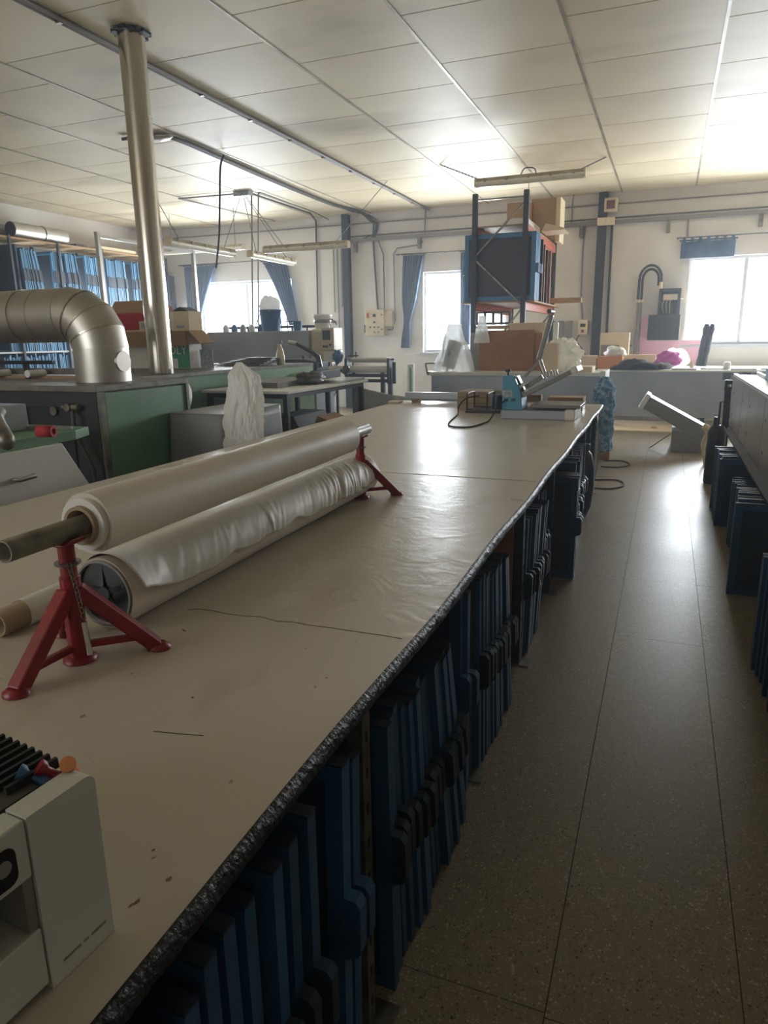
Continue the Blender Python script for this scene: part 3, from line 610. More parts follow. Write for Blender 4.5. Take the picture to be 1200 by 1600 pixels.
# ------------------------------------------------ white lidded bench at the near side
r = thing('lidded_bench', 'white fronted machine bench with a small lever and a green shelf', 'bench', (-3.3, 2.0, 0))
obj('front_cover', B().prism([(-.2, 0), (2.92, 0), (3.02, .60), (2.82, .925), (-.2, .925)], 0, -3.06, -3.0), M_['white'], r, bev=.004)
obj('body', B().box((-3.75, -.2, 0), (-3.06, 2.70, .90)), M_['grey'], r)
obj('green_shelf', B().prism([(-3.85, 3.12), (-3.85, -.2), (-3.03, -.2), (-3.03, 2.95), (-3.10, 3.12)], 2, .925, .975), M_['green'], r, bev=.003)
h = PX(22, 750, X=-2.995); h2 = PX(47, 745, X=-2.97)
obj('lever', B().tube([h, h + V(.04, 0, 0), h2 + V(0, .03, 0)], [.012, .010, .014], 10), M_['alu'], r)
p = PX(30, 690, Z=.975)
b = B(); x0, x1, y0, y1 = -3.62, -3.34, 2.52, 2.92; t = .006; b.box((x0, y0, .976), (x1, y1, .984)); b.box((x0, y0, .984), (x0 + t, y1, 1.12)); b.box((x1 - t, y0, .984), (x1, y1, 1.12)); b.box((x0 + t, y0, .984), (x1 - t, y0 + t, 1.12)); b.box((x0 + t, y1 - t, .984), (x1 - t, y1, 1.12))
solo('plastic_bin', b, M_['tank'], 'grey plastic bin on the green shelf', 'bin', bev=.002)
p = PX(60, 674, Z=1.008); solo('tape_roll', B().ring(p, p + V(.085, .02, 0), .030, .016, 26), M_['redprint'], 'red roll standing on the green shelf corner', 'roll')
solo('wooden_stick', B().bar((-3.45, 2.88, .986), (-3.08, 2.98, .986), .02, .016), M_['greyrim'], 'flat pale stick lying on the green shelf before the red roll', 'stick')
a = PX(-6, 655, Y=2.35); b_ = PX(10, 692, Y=2.2); solo('flexible_hose', B().tube(smooth_path([a + V(-.1, .1, .02), a, b_ + V(0, .0, .02), b_]), .034, 16), M_['worn'], 'grey corrugated hose end hanging over the green shelf', 'hose')
# ------------------------------------------------ cloth covered table, polythene, legged table
r = thing('covered_table', 'small table draped with a grey cloth beside the oven', 'table', (-3.2, 4.7, 0))
def drape(u, v):
    x0, x1, y0, y1, z = -3.44, -2.98, 4.28, 5.12, .925
    per = [(x0, y0), (x1, y0), (x1, y1), (x0, y1), (x0, y0)]; L = [.46, .84, .46, .84]; s = u * sum(L); i = 0
    while i < 3 and s > L[i]: s -= L[i]; i += 1
    t = s / L[i]; x = per[i][0] + (per[i + 1][0] - per[i][0]) * t; y = per[i][1] + (per[i + 1][1] - per[i][1]) * t
    k = .02 * v * math.sin(u * 60 + 2 * noise.noise(V(u * 9, 0, 0))) + .05 * v; c = V(x, y, 0) - V(-3.21, 4.7, 0); c.normalize()
    return V(x + c.x * k, y + c.y * k, z - .72 * v)
obj('cloth', B().grid(drape, 120, 10), M_['grey'], r, solid=.003); obj('cloth_top', B().box((-3.445, 4.275, .92), (-2.975, 5.125, .93)), M_['grey'], r, bev=.004)
for x in (-3.4, -3.02):
    for y in (4.33, 5.07): obj('leg', B().bar((x, y, 0), (x, y, .92), .035), M_['bluesteel'], r)
def poly(u, v):
    a = 2 * math.pi * u; z = 1.30 * v; c = V(-2.58 - .20 * v, 4.02 + .22 * v, z)
    rr = (.085 + .04 * math.sin(3.1 * v)) * (1 - .8 * max(0, v - .93) / .07); d = V(math.cos(a) * 2.2, z * 3.2, math.sin(a) * 2.2)
    rr *= 1 + .38 * noise.noise(d) + .22 * abs(noise.noise(d * 2.7 + V(3, 0, 0))) + .10 * noise.noise(d * 6)
    c = c + V(.05 * noise.noise(V(z * 3, 0, 2)), .03 * noise.noise(V(z * 3, 5, 2)), 0)
    return c + V(rr * 1.1 * math.cos(a), rr * .8 * math.sin(a), 0)
solo('polythene_bundle', B().grid(poly, 70, 90, smooth=False), M_['foil'], 'tall crumpled bundle of milky polythene standing beside the covered table', 'polythene')
r = thing('work_table', 'grey topped work table on dark blue legs behind the long table', 'table', (-3.6, 6.3, 0))
obj('top', B().box((-4.06, 5.52, .975), (-3.12, 7.35, 1.0)), M_['white'], r, bev=.003)
fr = B(); fr.box((-4.02, 5.56, .93), (-3.16, 5.60, .975)); fr.box((-3.20, 5.60, .93), (-3.16, 7.3, .975)); fr.box((-4.02, 5.60, .93), (-3.98, 7.3, .975)); fr.box((-4.02, 7.26, .93), (-3.16, 7.30, .975)); obj('apron', fr, M_['bluesteel'], r)
for x in (-4.0, -3.60, -3.18):
    for y in (5.58, 7.28): obj('leg', B().bar((x, y, 0), (x, y, .93), .045), M_['bluesteel'], r)
solo('plank', B().box((-3.95, 5.9, 1.001), (-3.45, 6.9, 1.05)), M_['greyrim'], 'stack of dull grey boards lying along the grey work table', 'boards', bev=.003)
solo('rag', B().blob((-3.42, 6.5, 1.06), (.14, .2, .06), .5, 3, fine=.3, flat=1.002), M_['cable'], 'crumpled dark rag on the boards of the work table', 'rag')
solo('flat_tray', B().box((-3.44, 6.65, 1.001), (-3.14, 7.3, 1.03)), M_['alu'], 'pale flat tray at the far corner of the work table', 'tray', bev=.003)
solo('green_block', B().blob((-3.9, 7.1, 1.04), (.10, .08, .05), .4, 5, fine=.2, flat=1.002), M_['palegreen'], 'small crumpled green cloth on the far corner of the work table', 'cloth')
# boxes under the table
solo('grey_crate', B().prism([(-3.85, 0), (-3.2, 0), (-3.12, .25), (-3.35, .72), (-3.62, .72), (-3.85, .5)], 1, 6.0, 6.7), M_['soot'], 'dark grey slanted case under the work table', 'case', bev=.006)
solo('cardboard_bend', B().prism([(-3.14, .72), (-3.02, .68), (-2.86, .42), (-2.90, .30), (-3.06, .30), (-3.2, .55)], 1, 6.1, 6.5), M_['card'], 'bent piece of brown cardboard beside the dark case under the work table', 'cardboard')
def bub(u, v): 
    x = -3.25 + .95 * u; k = .72 + .16 * (1 - u) ** 2 + .12 * max(0, u - .75) * 2
    return V(x, 7.25 + .25 * math.sin(u * 2.2) + .05 * noise.noise(V(u * 4, v * 4, 0)), .05 + (k) * v)
solo('bubble_wrap_sheet', B().grid(bub, 40, 30), M_['bubble'], 'big curled sheet of grey bubble wrap behind the end of the long table', 'bubble wrap', solid=.012)
# ------------------------------------------------ manual press with black lever
r = thing('lever_press', 'dark manual press with a long black lever arm near the tank', 'press', (-4.4, 8.6, 0))
def q(px, py, Y=8.6): return PX(px, py, Y=Y)
obj('stand', B().box((-5.3, 8.45, 0), (-4.35, 9.0, .88)), M_['tank'], r, bev=.004)
obj('platen', B().box((q(425, 585).x, 8.35, .94), (q(515, 585).x, 8.95, 1.04)), M_['black'], r, bev=.004)
obj('housing', B().prism([(q(430, 575).x, 1.04), (q(500, 575).x, 1.04), (q(500, 560).x, 1.15), (q(480, 560).x, 1.19), (q(440, 560).x, 1.19)], 1, 8.5, 8.85), M_['bluesteel'], r, bev=.006)
obj('lever_arm', B().tube([q(500, 574), q(497, 558), q(486, 549), q(462, 537)], [.04, .035, .028, .022], 10), M_['black'], r)
obj('grip', B().tube([q(463, 537.5), q(451, 535)], .03, 12), M_['alu'], r)
obj('knob', B().tube([q(474, 572), q(474, 560)], .008, 8).tube([q(474, 560), q(474, 556)], .022, 12), M_['black'], r)
solo('wooden_shelf_board', B().box((q(440, 590).x, 8.3, .885), (q(540, 590).x, 9.0, .925)), M_['greyrim'], 'grey board shelf directly under the manual press', 'board', bev=.003)
# ------------------------------------------------ tank machine
r = thing('tank_machine', 'large blue-grey steel tank machine under the window with things on its rim', 'machine', (-6.0, 10.4, 0))
obj('tank', B().box((-7.15, 10.0, .25), (-5.25, 10.9, 1.585)), M_['tank'], r, bev=.01)
obj('side_panel', B().box((-7.45, 10.05, .25), (-7.15, 10.9, 1.56)), M_['tank'], r, bev=.006)
for x in (-7.35, -5.35):
    for y in (10.1, 10.8): obj('leg', B().bar((x, y, 0), (x, y, .25), .06), M_['bluesteel'], r)
b = B(); b.bar((-7.2, 10.75, 1.66), (-5.3, 10.75, 1.66), .05, .04)
for k in range(7): b.bar((-7.1 + .29 * k, 10.75, 1.585), (-7.1 + .29 * k, 10.75, 1.66), .03)
obj('rim_rail', b, M_['dark'], r)
obj('end_column', B().box((-5.25, 10.05, .9), (-5.02, 10.6, 1.60)), M_['beige'], r, bev=.04)
cbx = obj('control_box', B().box((-5.02, 9.98, 1.28), (-4.80, 10.3, 1.62)), M_['beige'], r, bev=.008)
for (x, z) in ((-4.97, 1.34), (-4.92, 1.34), (-4.86, 1.36), (-4.90, 1.5)): obj('dial', B().tube([(x, 9.98, z), (x, 9.96, z)], .018, 12), M_['dark'], cbx)
obj('switch_panel', B().box((-4.99, 9.968, 1.44), (-4.86, 9.979, 1.58)), M_['dark'], cbx)
obj('lower_box', B().box((-5.0, 10.0, 1.10), (-4.80, 10.3, 1.28)), M_['white'], r, bev=.006)
b = B(); b.tube(smooth_path([(-4.9, 10.1, 1.62), (-4.92, 10.1, 1.75), (-4.84, 10.1, 1.72), (-4.8, 10.1, 1.66)]), .008, 6); obj('cable', b, M_['black'], r)
b = B(); b.bar((-4.95, 10.1, 0), (-4.95, 10.1, 1.1), .07); b.bar((-4.82, 10.1, 0), (-4.82, 10.1, 1.1), .035)
for k in range(6): b.tube(smooth_path([(-4.98 + .04 * k, 10.0, 1.08), (-4.95 + .05 * k, 9.95, .8), (-5.0 + .03 * k, 9.98, .5), (-4.9 + .02 * k, 9.98, .1)]), .010, 5)
obj('pipework', b, M_['bluesteel'], r)
# on the tank
zt = 1.585
r = thing('blue_bucket', 'tall blue bucket stuffed with a clear bag on the tank rim before the window', 'bucket', (-6.1, 10.35, zt))
obj('bucket', B().lathe((-6.12, 10.35, zt), [(.15, 0), (.175, .32), (.185, .325), (.185, .345), (.165, .345)], 26), M_['blueplastic'], r)
obj('bag', B().blob((-6.12, 10.35, zt + .40), (.17, .17, .17), .3, 2, fine=.2), M_['foil'], r)
obj('handle', B().tube(smooth_path([(-6.30, 10.35, zt + .32), (-6.33, 10.3, zt + .2), (-6.32, 10.2, zt + .1)]), .006, 6), M_['dark'], r)
solo('blue_pail', B().lathe((-5.62, 10.35, zt), [(.065, 0), (.078, .15), (.08, .155)], 18), M_['blueplastic'], 'small blue pail on the tank rim', 'pail')
r = thing('paint_bucket', 'white lidded paint bucket at the end of the tank', 'bucket', (-5.15, 10.3, zt))
obj('bucket', B().lathe((-5.14, 10.3, 1.60), [(.12, 0), (.14, .19), (.15, .195), (.15, .22), (.14, .23)], 24), M_['white'], r); obj('band', B().ring((-5.14, 10.3, 1.70), (-5.14, 10.3, 1.75), .136, .12, 24), M_['cab'], r)
r = thing('wire_rack', 'thin wire rack standing on the tank between the two blue buckets', 'rack', (-5.85, 10.35, zt))
b = B()
for x in (-5.92, -5.80): b.tube([(x, 10.35, zt), (x - .02, 10.35, zt + .33)], .007, 6)
b.tube([(-5.94, 10.35, zt + .33), (-5.82, 10.35, zt + .33)], .007, 6); b.tube([(-5.92, 10.35, zt + .15), (-5.55, 10.35, zt + .15)], .006, 6); obj('wire', b, M_['dark'], r)
for k in range(5): solo('plastic_jar', B().lathe((-7.0 + .17 * k, 10.35, zt), [(.05, 0), (.055, .08), (.03, .10), (.03, .12)], 12), [M_['white'], M_['blueplastic'], M_['label']][k % 3], f'small jar on the tank rim, {nth(k+1)} from the shelf wall side', 'jar', 'jars on the tank rim')
# roller machine
r = thing('roller_machine', 'blue framed machine with horizontal white rollers behind the long table', 'machine', (-4.2, 10.0, 0))
for (p0, p1, rd, m_) in ((( 515, 577), (608, 577), .055, 'white'), ((550, 563), (605, 563), .04, 'duct'), ((545, 561), (602, 560), .014, 'alu')):
    a, c = PX(*p0, Y=10.0), PX(*p1, Y=10.0); c.z = a.z; obj('roller', B().tube([a, c], rd, 20), M_[m_], r)
xl, xr_ = PX(545, 600, Y=10).x, PX(610, 600, Y=10).x
b = B(); b.bar((xl, 10, .90), (xr_, 10, .90), .05, .05).bar((xl, 10, .82), (xr_, 10, .82), .05, .05)
obj('cross_beam', b, M_['bluesteel'], r)
for x in (xl + .1, xr_ - .12, xr_ - .0): obj('leg', B().bar((x, 10, 0), (x, 10, 1.02), .06), M_['bluesteel'], r)
for x in (xl, xr_): obj('side_plate', B().box((x - .02, 9.9, .78), (x + .02, 10.1, 1.16)), M_['bluesteel'], r, bev=.004)
obj('crank', B().tube([(xr_, 9.98, 1.14), (xr_ + .07, 9.98, 1.14)], .012, 8).tube([(xr_ + .07, 9.98, 1.1), (xr_ + .07, 9.98, .78)], .028, 10), M_['dark'], r)
obj('gear', B().tube([(xl + .02, 9.88, 1.0), (xl + .02, 9.86, 1.0)], .06, 16), M_['worn'], r)
obj('brace', B().bar((-4.62, 9.8, 1.0), (-4.1, 9.8, .55), .03), M_['bluesteel'], r)
p = PX(528, 555, Y=10.0); solo('blue_rag', B().blob(p - V(0, 0, .02), (.08, .07, .09), .5, 8, fine=.3), M_['blueplastic'], 'crumpled blue rag on the roller machine', 'rag')
p = PX(560, 560, Y=10.05); r = thing('small_valve_cluster', 'dark valves standing on the roller machine beside the steel column', 'valve', p)
obj('stem', B().tube([p + V(-.12, 0, -.05), p + V(-.12, 0, .08)], .01, 8).tube([p + V(-.04, 0, -.05), p + V(-.04, 0, .1)], .01, 8).tube([p + V(-.18, 0, .04), p + V(0, 0, .04)], .01, 8), M_['dark'], r)
# aluminium frame behind the flue
r = thing('aluminium_frame', 'tall aluminium tube frame standing behind the duct and flue', 'frame', (-7.3, 8.95, 0))
for y in (7.9, 10.0): obj('post', B().bar((-7.3, y, 0), (-7.3, y, 2.90), .055), M_['alu'], r)
obj('rail', B().bar((-7.3, 7.9, 2.85), (-7.3, 10.0, 2.85), .04), M_['alu'], r)
# fire extinguisher
p = PX(305, 530, Y=9.6)
solo('extinguisher_stand', B().box((p.x - .1, p.y - .1, 0), (p.x + .1, p.y + .1, p.z - .16)), M_['soot'], 'dark pedestal under the orange-red extinguisher', 'pedestal', bev=.005)
r = thing('extinguisher', 'orange-red extinguisher standing behind the aluminium post', 'extinguisher', p - V(0, 0, .16))
obj('cylinder', B().lathe(p - V(0, 0, .16), [(.06, 0), (.07, .03), (.07, .27), (.03, .33), (.02, .36)], 16), mat('extinguisher_red', 'c2452c', .4), r); obj('sticker', B().ring(p - V(0, 0, .08), p + V(0, 0, .03), .0715, .07, 16), M_['yellow'], r)
obj('nozzle', B().tube(smooth_path([p + V(0, 0, .18), p + V(-.06, 0, .1), p + V(-.07, 0, -.12)]), .01, 6), M_['rubber'], r)
# ================================================================== LONG SHELF OF SCREENS ON THE WALL
r = thing('wall_shelf', 'long steel shelf rack along the wall packed with blue screen frames', 'shelf', (-11.0, 11.2, 0))
for z in (1.28, 2.14, 3.20, .35): obj('shelf_board', B().box((-11.25, 8.2, z), (-10.58, 13.5, z + .03)), M_['wood'] if z > 3 else M_['winframe'], r)
for y in (8.2, 9.35, 10.4, 11.5, 12.6, 13.45):
    p0 = obj('upright', B().box((-10.60, y, 0), (-10.56, y + .04, 3.25)), M_['bluesteel'] if y != 9.35 else M_['bluesteel'], r)
    obj('upright', B().box((-11.25, y, 0), (-11.21, y + .04, 3.25)), M_['bluesteel'], r)
    obj('bracket', B().bar((-10.58, y + .02, 2.13), (-10.58, y - .32, 2.06), .025), M_['black'], r)
SF = frame_proto('screen_frame', 'x', 'screen frame', w=.58, h=.90, t=.025, bar=.04, m='lightblue', lug=True, lm='bandnavy')
for ch in SF.children:
    if ch.name.startswith('lug'):
        ch.data = ch.data.copy()
        for v in ch.data.vertices:
            v.co.x = min(v.co.x, .018); v.co.z = .36 if v.co.z < .43 else .56; v.co.y *= 1.75
ygr = []; y = 9.63
for (n_, gap, lean0, lean1) in ((11, .16, .04, .16), (7, .03, 0, .05), (8, .12, .03, .10), (12, .05, .02, .05), (14, .12, .0, .05), (12, .08, .0, .05), (14, .05, 0, .04)):
    for k in range(n_):
        ygr.append((y, lean0 + (lean1 - lean0) * k / n_)); y += .041
    y += gap + .03
for i, (y, l) in enumerate(ygr):
    if y > 13.35: break
    put(SF, (-10.60 + rnd.uniform(-.015, .01), y, 2.171), (l, 0, rnd.uniform(-.002, .002)), f'pale blue screen frame, {nth(i+1)} from the near end of the high wall shelf', 'screen frames on the high wall shelf', (1, 1, 1 + rnd.uniform(-.03, .02)))
solo('dark_screen', B().box((-11.2, 9.50, 2.171), (-10.62, 9.545, 3.12)), M_['mesh'], 'dark blue screen panel at the near end of the high wall shelf', 'screen frame', bev=.004)
solo('dark_screen', B().box((-11.2, 9.0, 2.171), (-10.64, 9.04, 3.05)), M_['mesh'], 'darker screen panel behind the wooden end of the high wall shelf', 'screen frame', bev=.004)
i = 0
for z, h, ya, yb, nm in ((1.311, .60, 9.15, 10.42, 'middle'), (.381, .88, 9.0, 10.7, 'bottom')):
    y = ya; i = 0
    while y < yb:
        i += 1
        put(SF, (-10.60 + rnd.uniform(-.015, .01), y, z), (rnd.uniform(0, .03), 0, 0), f'pale blue screen frame, {nth(i)} from the near end of the {nm} wall shelf', f'screen frames on the {nm} wall shelf', (1, 1, h / .9 * (1 + rnd.uniform(-.05, .05)) * .97))
        y += .0405 + (.03 if i % 9 == 0 else 0)
for k in range(4): solo('white_box', B().box((-11.1, 12.2 + .27 * k, 2.17 - .859), (-10.65, 12.45 + .27 * k, 1.62 + .04 * (k % 2))), M_['label'] if k % 2 else M_['white'], f'pale box on the middle wall shelf, {nth(k+1)} from the gap', 'box', 'pale boxes on the middle wall shelf')
solo('wooden_end_board', B().box((-10.9, 9.2, 2.0), (-10.55, 9.3, 2.16)), M_['wood'], 'short wooden end board under the near end of the high wall shelf', 'board')
# rolls on top of shelf
for k, (y0, y1, x, rd, lab) in enumerate(((9.55, 10.75, -10.72, .135, 'thick grey roll tied with string on top of the wall shelf'), (9.35, 10.3, -11.02, .125, 'thick dark-ended roll between the tied roll and the wall'))):
    r = thing('stored_roll', lab, 'roll', (x, (y0 + y1) / 2, 3.23))
    obj('wrapping', B().tube([(x, y0, 3.232 + rd), (x, y1 - .03, 3.232 + rd), (x, y1, 3.232 + rd)], [rd, rd, rd * .86], 36), M_['grey'] if k else M_['duct'], r)
    obj('dark_end', B().tube([(x, y0 - .004, 3.232 + rd), (x, y0 + .01, 3.232 + rd)], rd * .93, 36), M_['stain'], r)
    if not k: obj('string', B().ring((x, 10.2, 3.232 + rd), (x, 10.215, 3.232 + rd), rd + .006, rd, 30), M_['dark'], r)
solo('flat_bundle', B().box((-11.0, 11.56, 3.236), (-10.62, 12.58, 3.31)), M_['cream'], 'long pale flat bundle on top of the wall shelf beyond the rolls', 'bundle', bev=.01)
solo('paper_scrap', B().box((-10.95, 10.95, 3.232), (-10.65, 11.25, 3.29)), M_['worn'], 'small dark packet on top of the wall shelf', 'packet', bev=.01)
solo('electric_cabinet', B().box((-11.2, 13.6, 1.2), (-10.7, 13.88, 2.9)), M_['navy'], 'dark tall panel hanging in the corner beyond the wall shelf', 'panel', bev=.005)
# ================================================================== PALLET RACK IN FRONT OF THE MIDDLE WINDOW
r = thing('pallet_rack', 'tall blue and orange rack with cross braces behind the far counter', 'rack', (-2.27, 11.3, 0))
XA, XB, YA, YC = -2.60, -1.90, 10.0, 12.6
for x in (XA, XB):
    for y in (YA, YC): obj('upright', B().box((x - .035, y - .03, 0), (x + .035, y + .03, 3.34)), M_['bluesteel'], r, bev=.004)
for y in (YA, YC):
    for (z0, z1, k) in ((3.26, 3.26, 0), (3.22, 2.52, 1), (2.50, 1.85, 0.5), (1.85, .95, 1), (.95, .2, .5)):
        if z0 == z1: obj('brace', B().bar((XA, y, z0), (XB, y, z1), .03, .02), M_['worn'], r)
        elif k == 1: obj('brace', B().bar((XA, y, z1), (XB, y, z0), .035, .02), M_['worn'], r)
        else: obj('brace', B().bar((XA, y, z0), (XB, y, z1), .035, .02), M_['worn'], r)
for x in (XA, XB):
    for z in (2.80, 1.80): obj('beam', B().box((x - .025, YA + .036, z), (x + .025, YC - .036, z + .11)), M_['orange'], r, bev=.004)
for z in (1.91, 2.91): obj('shelf_board', B().box((XA - .2 if z < 2 else XA - .02, YA + .06, z), (XB + .14 if z < 2 else XB + .02, YC - .05, z + .02)), M_['wood'], r)
for k in range(4):
    y = 10.10 + .075 * k; w0 = PX(727 + 2 * k, 400, Y=y).x; w1 = PX(838 + 1.8 * k, 400, Y=y).x
    zt = 2.83; zb = 1.932
    q = thing('large_screen', f'large blue framed screen upright on the rack, {nth(k+1)} from the front', 'screen frame', ((w0 + w1) / 2, y, zb), 'large screens on the rack')
    b = B(); t = .065; b.box((w0, y - .03, zb), (w0 + t, y + .03, zt)); b.box((w1 - t, y - .03, zb), (w1, y + .03, zt)); b.box((w0 + t, y - .03, zb), (w1 - t, y + .03, zb + t)); b.box((w0 + t, y - .03, zt - t), (w1 - t, y + .03, zt))
    obj('frame', b, mat('bright_blue_frame', '2d6f9c', .45, vary=.1), q, bev=.004); obj('mesh', B().box((w0 + t, y - .004, zb + t), (w1 - t, y + .004, zt - t)), mat('grey_screen_mesh', '4a4550', .6), q)
    obj('lug', B().box((w0 - .03, y - .02, 2.30), (w0, y + .02, 2.42)), M_['blueplastic'], q); obj('lug', B().box((w1, y - .02, 2.30), (w1 + .04, y + .02, 2.42)), M_['blueplastic'], q)
for k, (y, z0, z1) in enumerate(((10.75, 1.95, 2.80), (10.95, 1.95, 2.75), (11.2, 1.95, 2.7), (11.5, 1.95, 2.72))):
    solo('stored_board', B().box((XB - .55, y, z0 - .015), (XB + .12, y + .035, z1)), M_['darkwood'] if k % 2 else M_['dark'], f'dark thin board standing on the rack, {nth(k+1)} behind the large screens', 'board', 'boards behind the large screens')
r = thing('flat_brown_carton', 'large flat brown carton with rope standing on the rack top beside the wall', 'carton', (-2.0, 11.9, 2.93))
a = PX(828, 395, Y=11.9); c = PX(873, 342, Y=11.9)
obj('body', B().box((a.x, 11.9, 2.935), (c.x - .05, 12.4, 3.55)), M_['card'], r, bev=.005); obj('side', B().box((c.x - .05, 11.92, 2.90), (c.x + .02, 12.4, 3.56)), M_['cream'], r, bev=.005)
obj('strap', B().box((a.x + .01, 11.893, 2.935), (a.x + .03, 11.9, 3.5)), M_['redprint'], r)
a = PX(791, 375, Y=11.6); c = PX(826, 345, Y=11.6)
solo('brown_carton', B().box((a.x, 11.6, 2.935), (c.x, 12.1, 3.47)), M_['card'], 'smaller brown carton on the rack top behind the cross brace', 'carton', bev=.005)
solo('white_sheeting', B().prism([(-2.50, 2.935), (-1.95, 2.935), (-1.95, 3.05), (-2.15, 3.06), (-2.50, 2.97)], 1, 10.4, 11.4), M_['white'], 'white sheet panel lying on the rack top in front of the cartons', 'panel', bev=.003)
solo('white_wedge', B().prism([(-1.86, 2.94), (-1.52, 2.95), (-1.55, 2.98), (-1.80, 3.05)], 1, 11.0, 11.5), M_['cream'], 'thin cream board sticking out of the rack top toward the column', 'board')
p = PX(886, 470, Y=12.3)
solo('long_plank', B().box((-1.9, 12.28, p.z - .03), (PX(908, 470, Y=12.3).x, 12.42, p.z + .05)).box((-2.55, 12.28, p.z - .05), (-1.9, 12.42, p.z + .0)), M_['wood'], 'wooden plank end sticking out of the rack toward the column', 'plank', bev=.003)
r = thing('slotted_crate', 'black slotted crate under the large screens on the rack', 'crate', (-2.4, 10.6, 1.6))
a, c = PX(745, 503, Y=10.5), PX(797, 487, Y=10.5); b = B()
for k in range(5): x = a.x + (c.x - a.x) * k / 4; b.bar((x, 10.5, 1.62), (x, 10.5, 1.80), .03)
b.bar((a.x, 10.5, 1.64), (c.x, 10.5, 1.64), .03).bar((a.x, 10.5, 1.80), (c.x, 10.5, 1.80), .03); obj('bar', b, M_['black'], r)
solo('crate_shelf', B().box((-2.62, 10.06, 1.56), (-1.86, 11.2, 1.60)), M_['wood'], 'wooden shelf under the slotted crate', 'shelf')
# things standing on the far counter
CY, CZ = 9.05, 1.0
r = thing('far_counter', 'grey counter with a pale rim and white end behind the long table', 'counter', (-1.85, 9.3, 0))
obj('front', B().box((-2.92, CY, 0), (-.74, 9.62, CZ - .045)), M_['tank'], r, bev=.004); obj('top', B().box((-2.94, CY - .03, CZ - .045), (-.74, 9.66, CZ)), M_['white'], r, bev=.004)
obj('end_panel', B().box((-.74, CY - .03, 0), (-.68, 9.66, CZ + .02)), M_['white'], r, bev=.003)
solo('brown_board', B().box((PX(748, 560, Y=9.5).x, 9.50, CZ), (PX(833, 560, Y=9.5).x, 9.53, PX(790, 516, Y=9.5).z)), M_['darkwood'], 'big square brown board upright on the far counter behind the rack brace', 'board', bev=.002)
solo('brown_board', B().box((PX(835, 560, Y=9.56).x, 9.55, CZ), (PX(846, 560, Y=9.56).x, 9.58, PX(846, 520, Y=9.5).z)), M_['darkwood'], 'narrow brown board edge beside the big brown board', 'board', bev=.002)
solo('tan_board', B().box((PX(729, 560, Y=9.4).x, 9.58, CZ), (PX(750, 560, Y=9.6).x + .04, 9.61, PX(735, 520, Y=9.5).z)), M_['cab'], 'grey-brown board at the window side of the big brown board', 'board', bev=.002)
solo('cream_sheet', B().box((PX(795, 560, Y=9.63).x, 9.62, CZ), (PX(852, 560, Y=9.63).x, 9.64, PX(790, 505, Y=9.6).z)), M_['cream'], 'cream sheet standing behind the big brown board', 'sheet', bev=.002)
def hang(cx, cy, z0, z1, w, sd):
    def fn(u, v):
        a = 2 * math.pi * u; rr = w * (1.1 - .75 * v) * (1 + .4 * noise.noise(V(math.cos(a) * 2, v * 3, math.sin(a) * 2 + sd)))
        return V(cx + rr * math.cos(a), cy + .6 * rr * math.sin(a), z0 + (z1 - z0) * v)
    return B().grid(fn, 36, 24)
solo('clear_bag', hang(PX(712, 560, Y=9.4).x, 9.33, CZ, 1.62, .24, 1), M_['bag'], 'big clear plastic bag slumped on the far counter against the window', 'bag')
solo('clear_bag', hang(PX(752, 500, Y=9.35).x, 9.4, 1.37, 1.72, .10, 4), M_['bag'], 'small clear bag draped over the corner of the big brown board', 'bag')
solo('grey_roll', B().tube([PX(700, 575, Y=9.3), PX(712, 533, Y=9.35)], .09, 20), M_['tank'], 'grey-blue roll leaning on the far counter before the window', 'roll')
solo('wire_basket', B().bar(PX(665, 568, Y=9.4), PX(700, 566, Y=9.4), .02).bar(PX(665, 568, Y=9.4), PX(668, 585, Y=9.4), .02).bar(PX(698, 583, Y=9.4), PX(700, 566, Y=9.4), .02).bar(PX(668, 583, Y=9.4), PX(698, 583, Y=9.4), .05), M_['cab'], 'grey wire basket at the window end of the far counter', 'basket')
r = thing('white_bag', 'bulging white bag at the counter end beside the press lever', 'bag', (PX(880, 560, Y=9.4).x, 9.4, CZ))
p = PX(884, 548, Y=9.4); obj('bag', B().blob((p.x, 9.4, CZ + .19), (.20, .14, .22), .5, 13, nu=48, nv=30, freq=2.2, fine=.22, flat=CZ), M_['whitebag'], r)
solo('white_drawer_box', B().box((PX(846, 560, Y=9.3).x, 9.2, CZ), (PX(872, 560, Y=9.3).x, 9.5, 1.36)), M_['cream'], 'cream box with stacked trays between the brown boards and the white bag', 'box', bev=.004)
solo('white_slab', B().box((PX(861, 520, Y=9.5).x, 9.66, CZ), (PX(869, 520, Y=9.5).x, 9.70, 1.62)), M_['white'], 'upright white slab behind the press lever', 'slab')
solo('tray', B().box((PX(900, 573, Y=9.3).x, 9.1, CZ), (PX(928, 573, Y=9.3).x, 9.5, CZ + .07)), M_['cream'], 'low cream tray at the end of the far counter', 'tray', bev=.004)
solo('fluorescent_tube_stand', B().box((PX(637, 600, Y=11).x, 11.0, .0), (PX(646, 600, Y=11).x, 11.06, 1.03)), M_['white'], 'white upright panel edge leaning near the wall under the middle window', 'panel')
solo('green_strip', B().box((PX(640, 600, Y=10.9).x, 10.9, .0), (PX(643, 600, Y=10.9).x, 10.95, .98)), M_['green'], 'narrow green strip leaning on the white panel edge', 'strip')
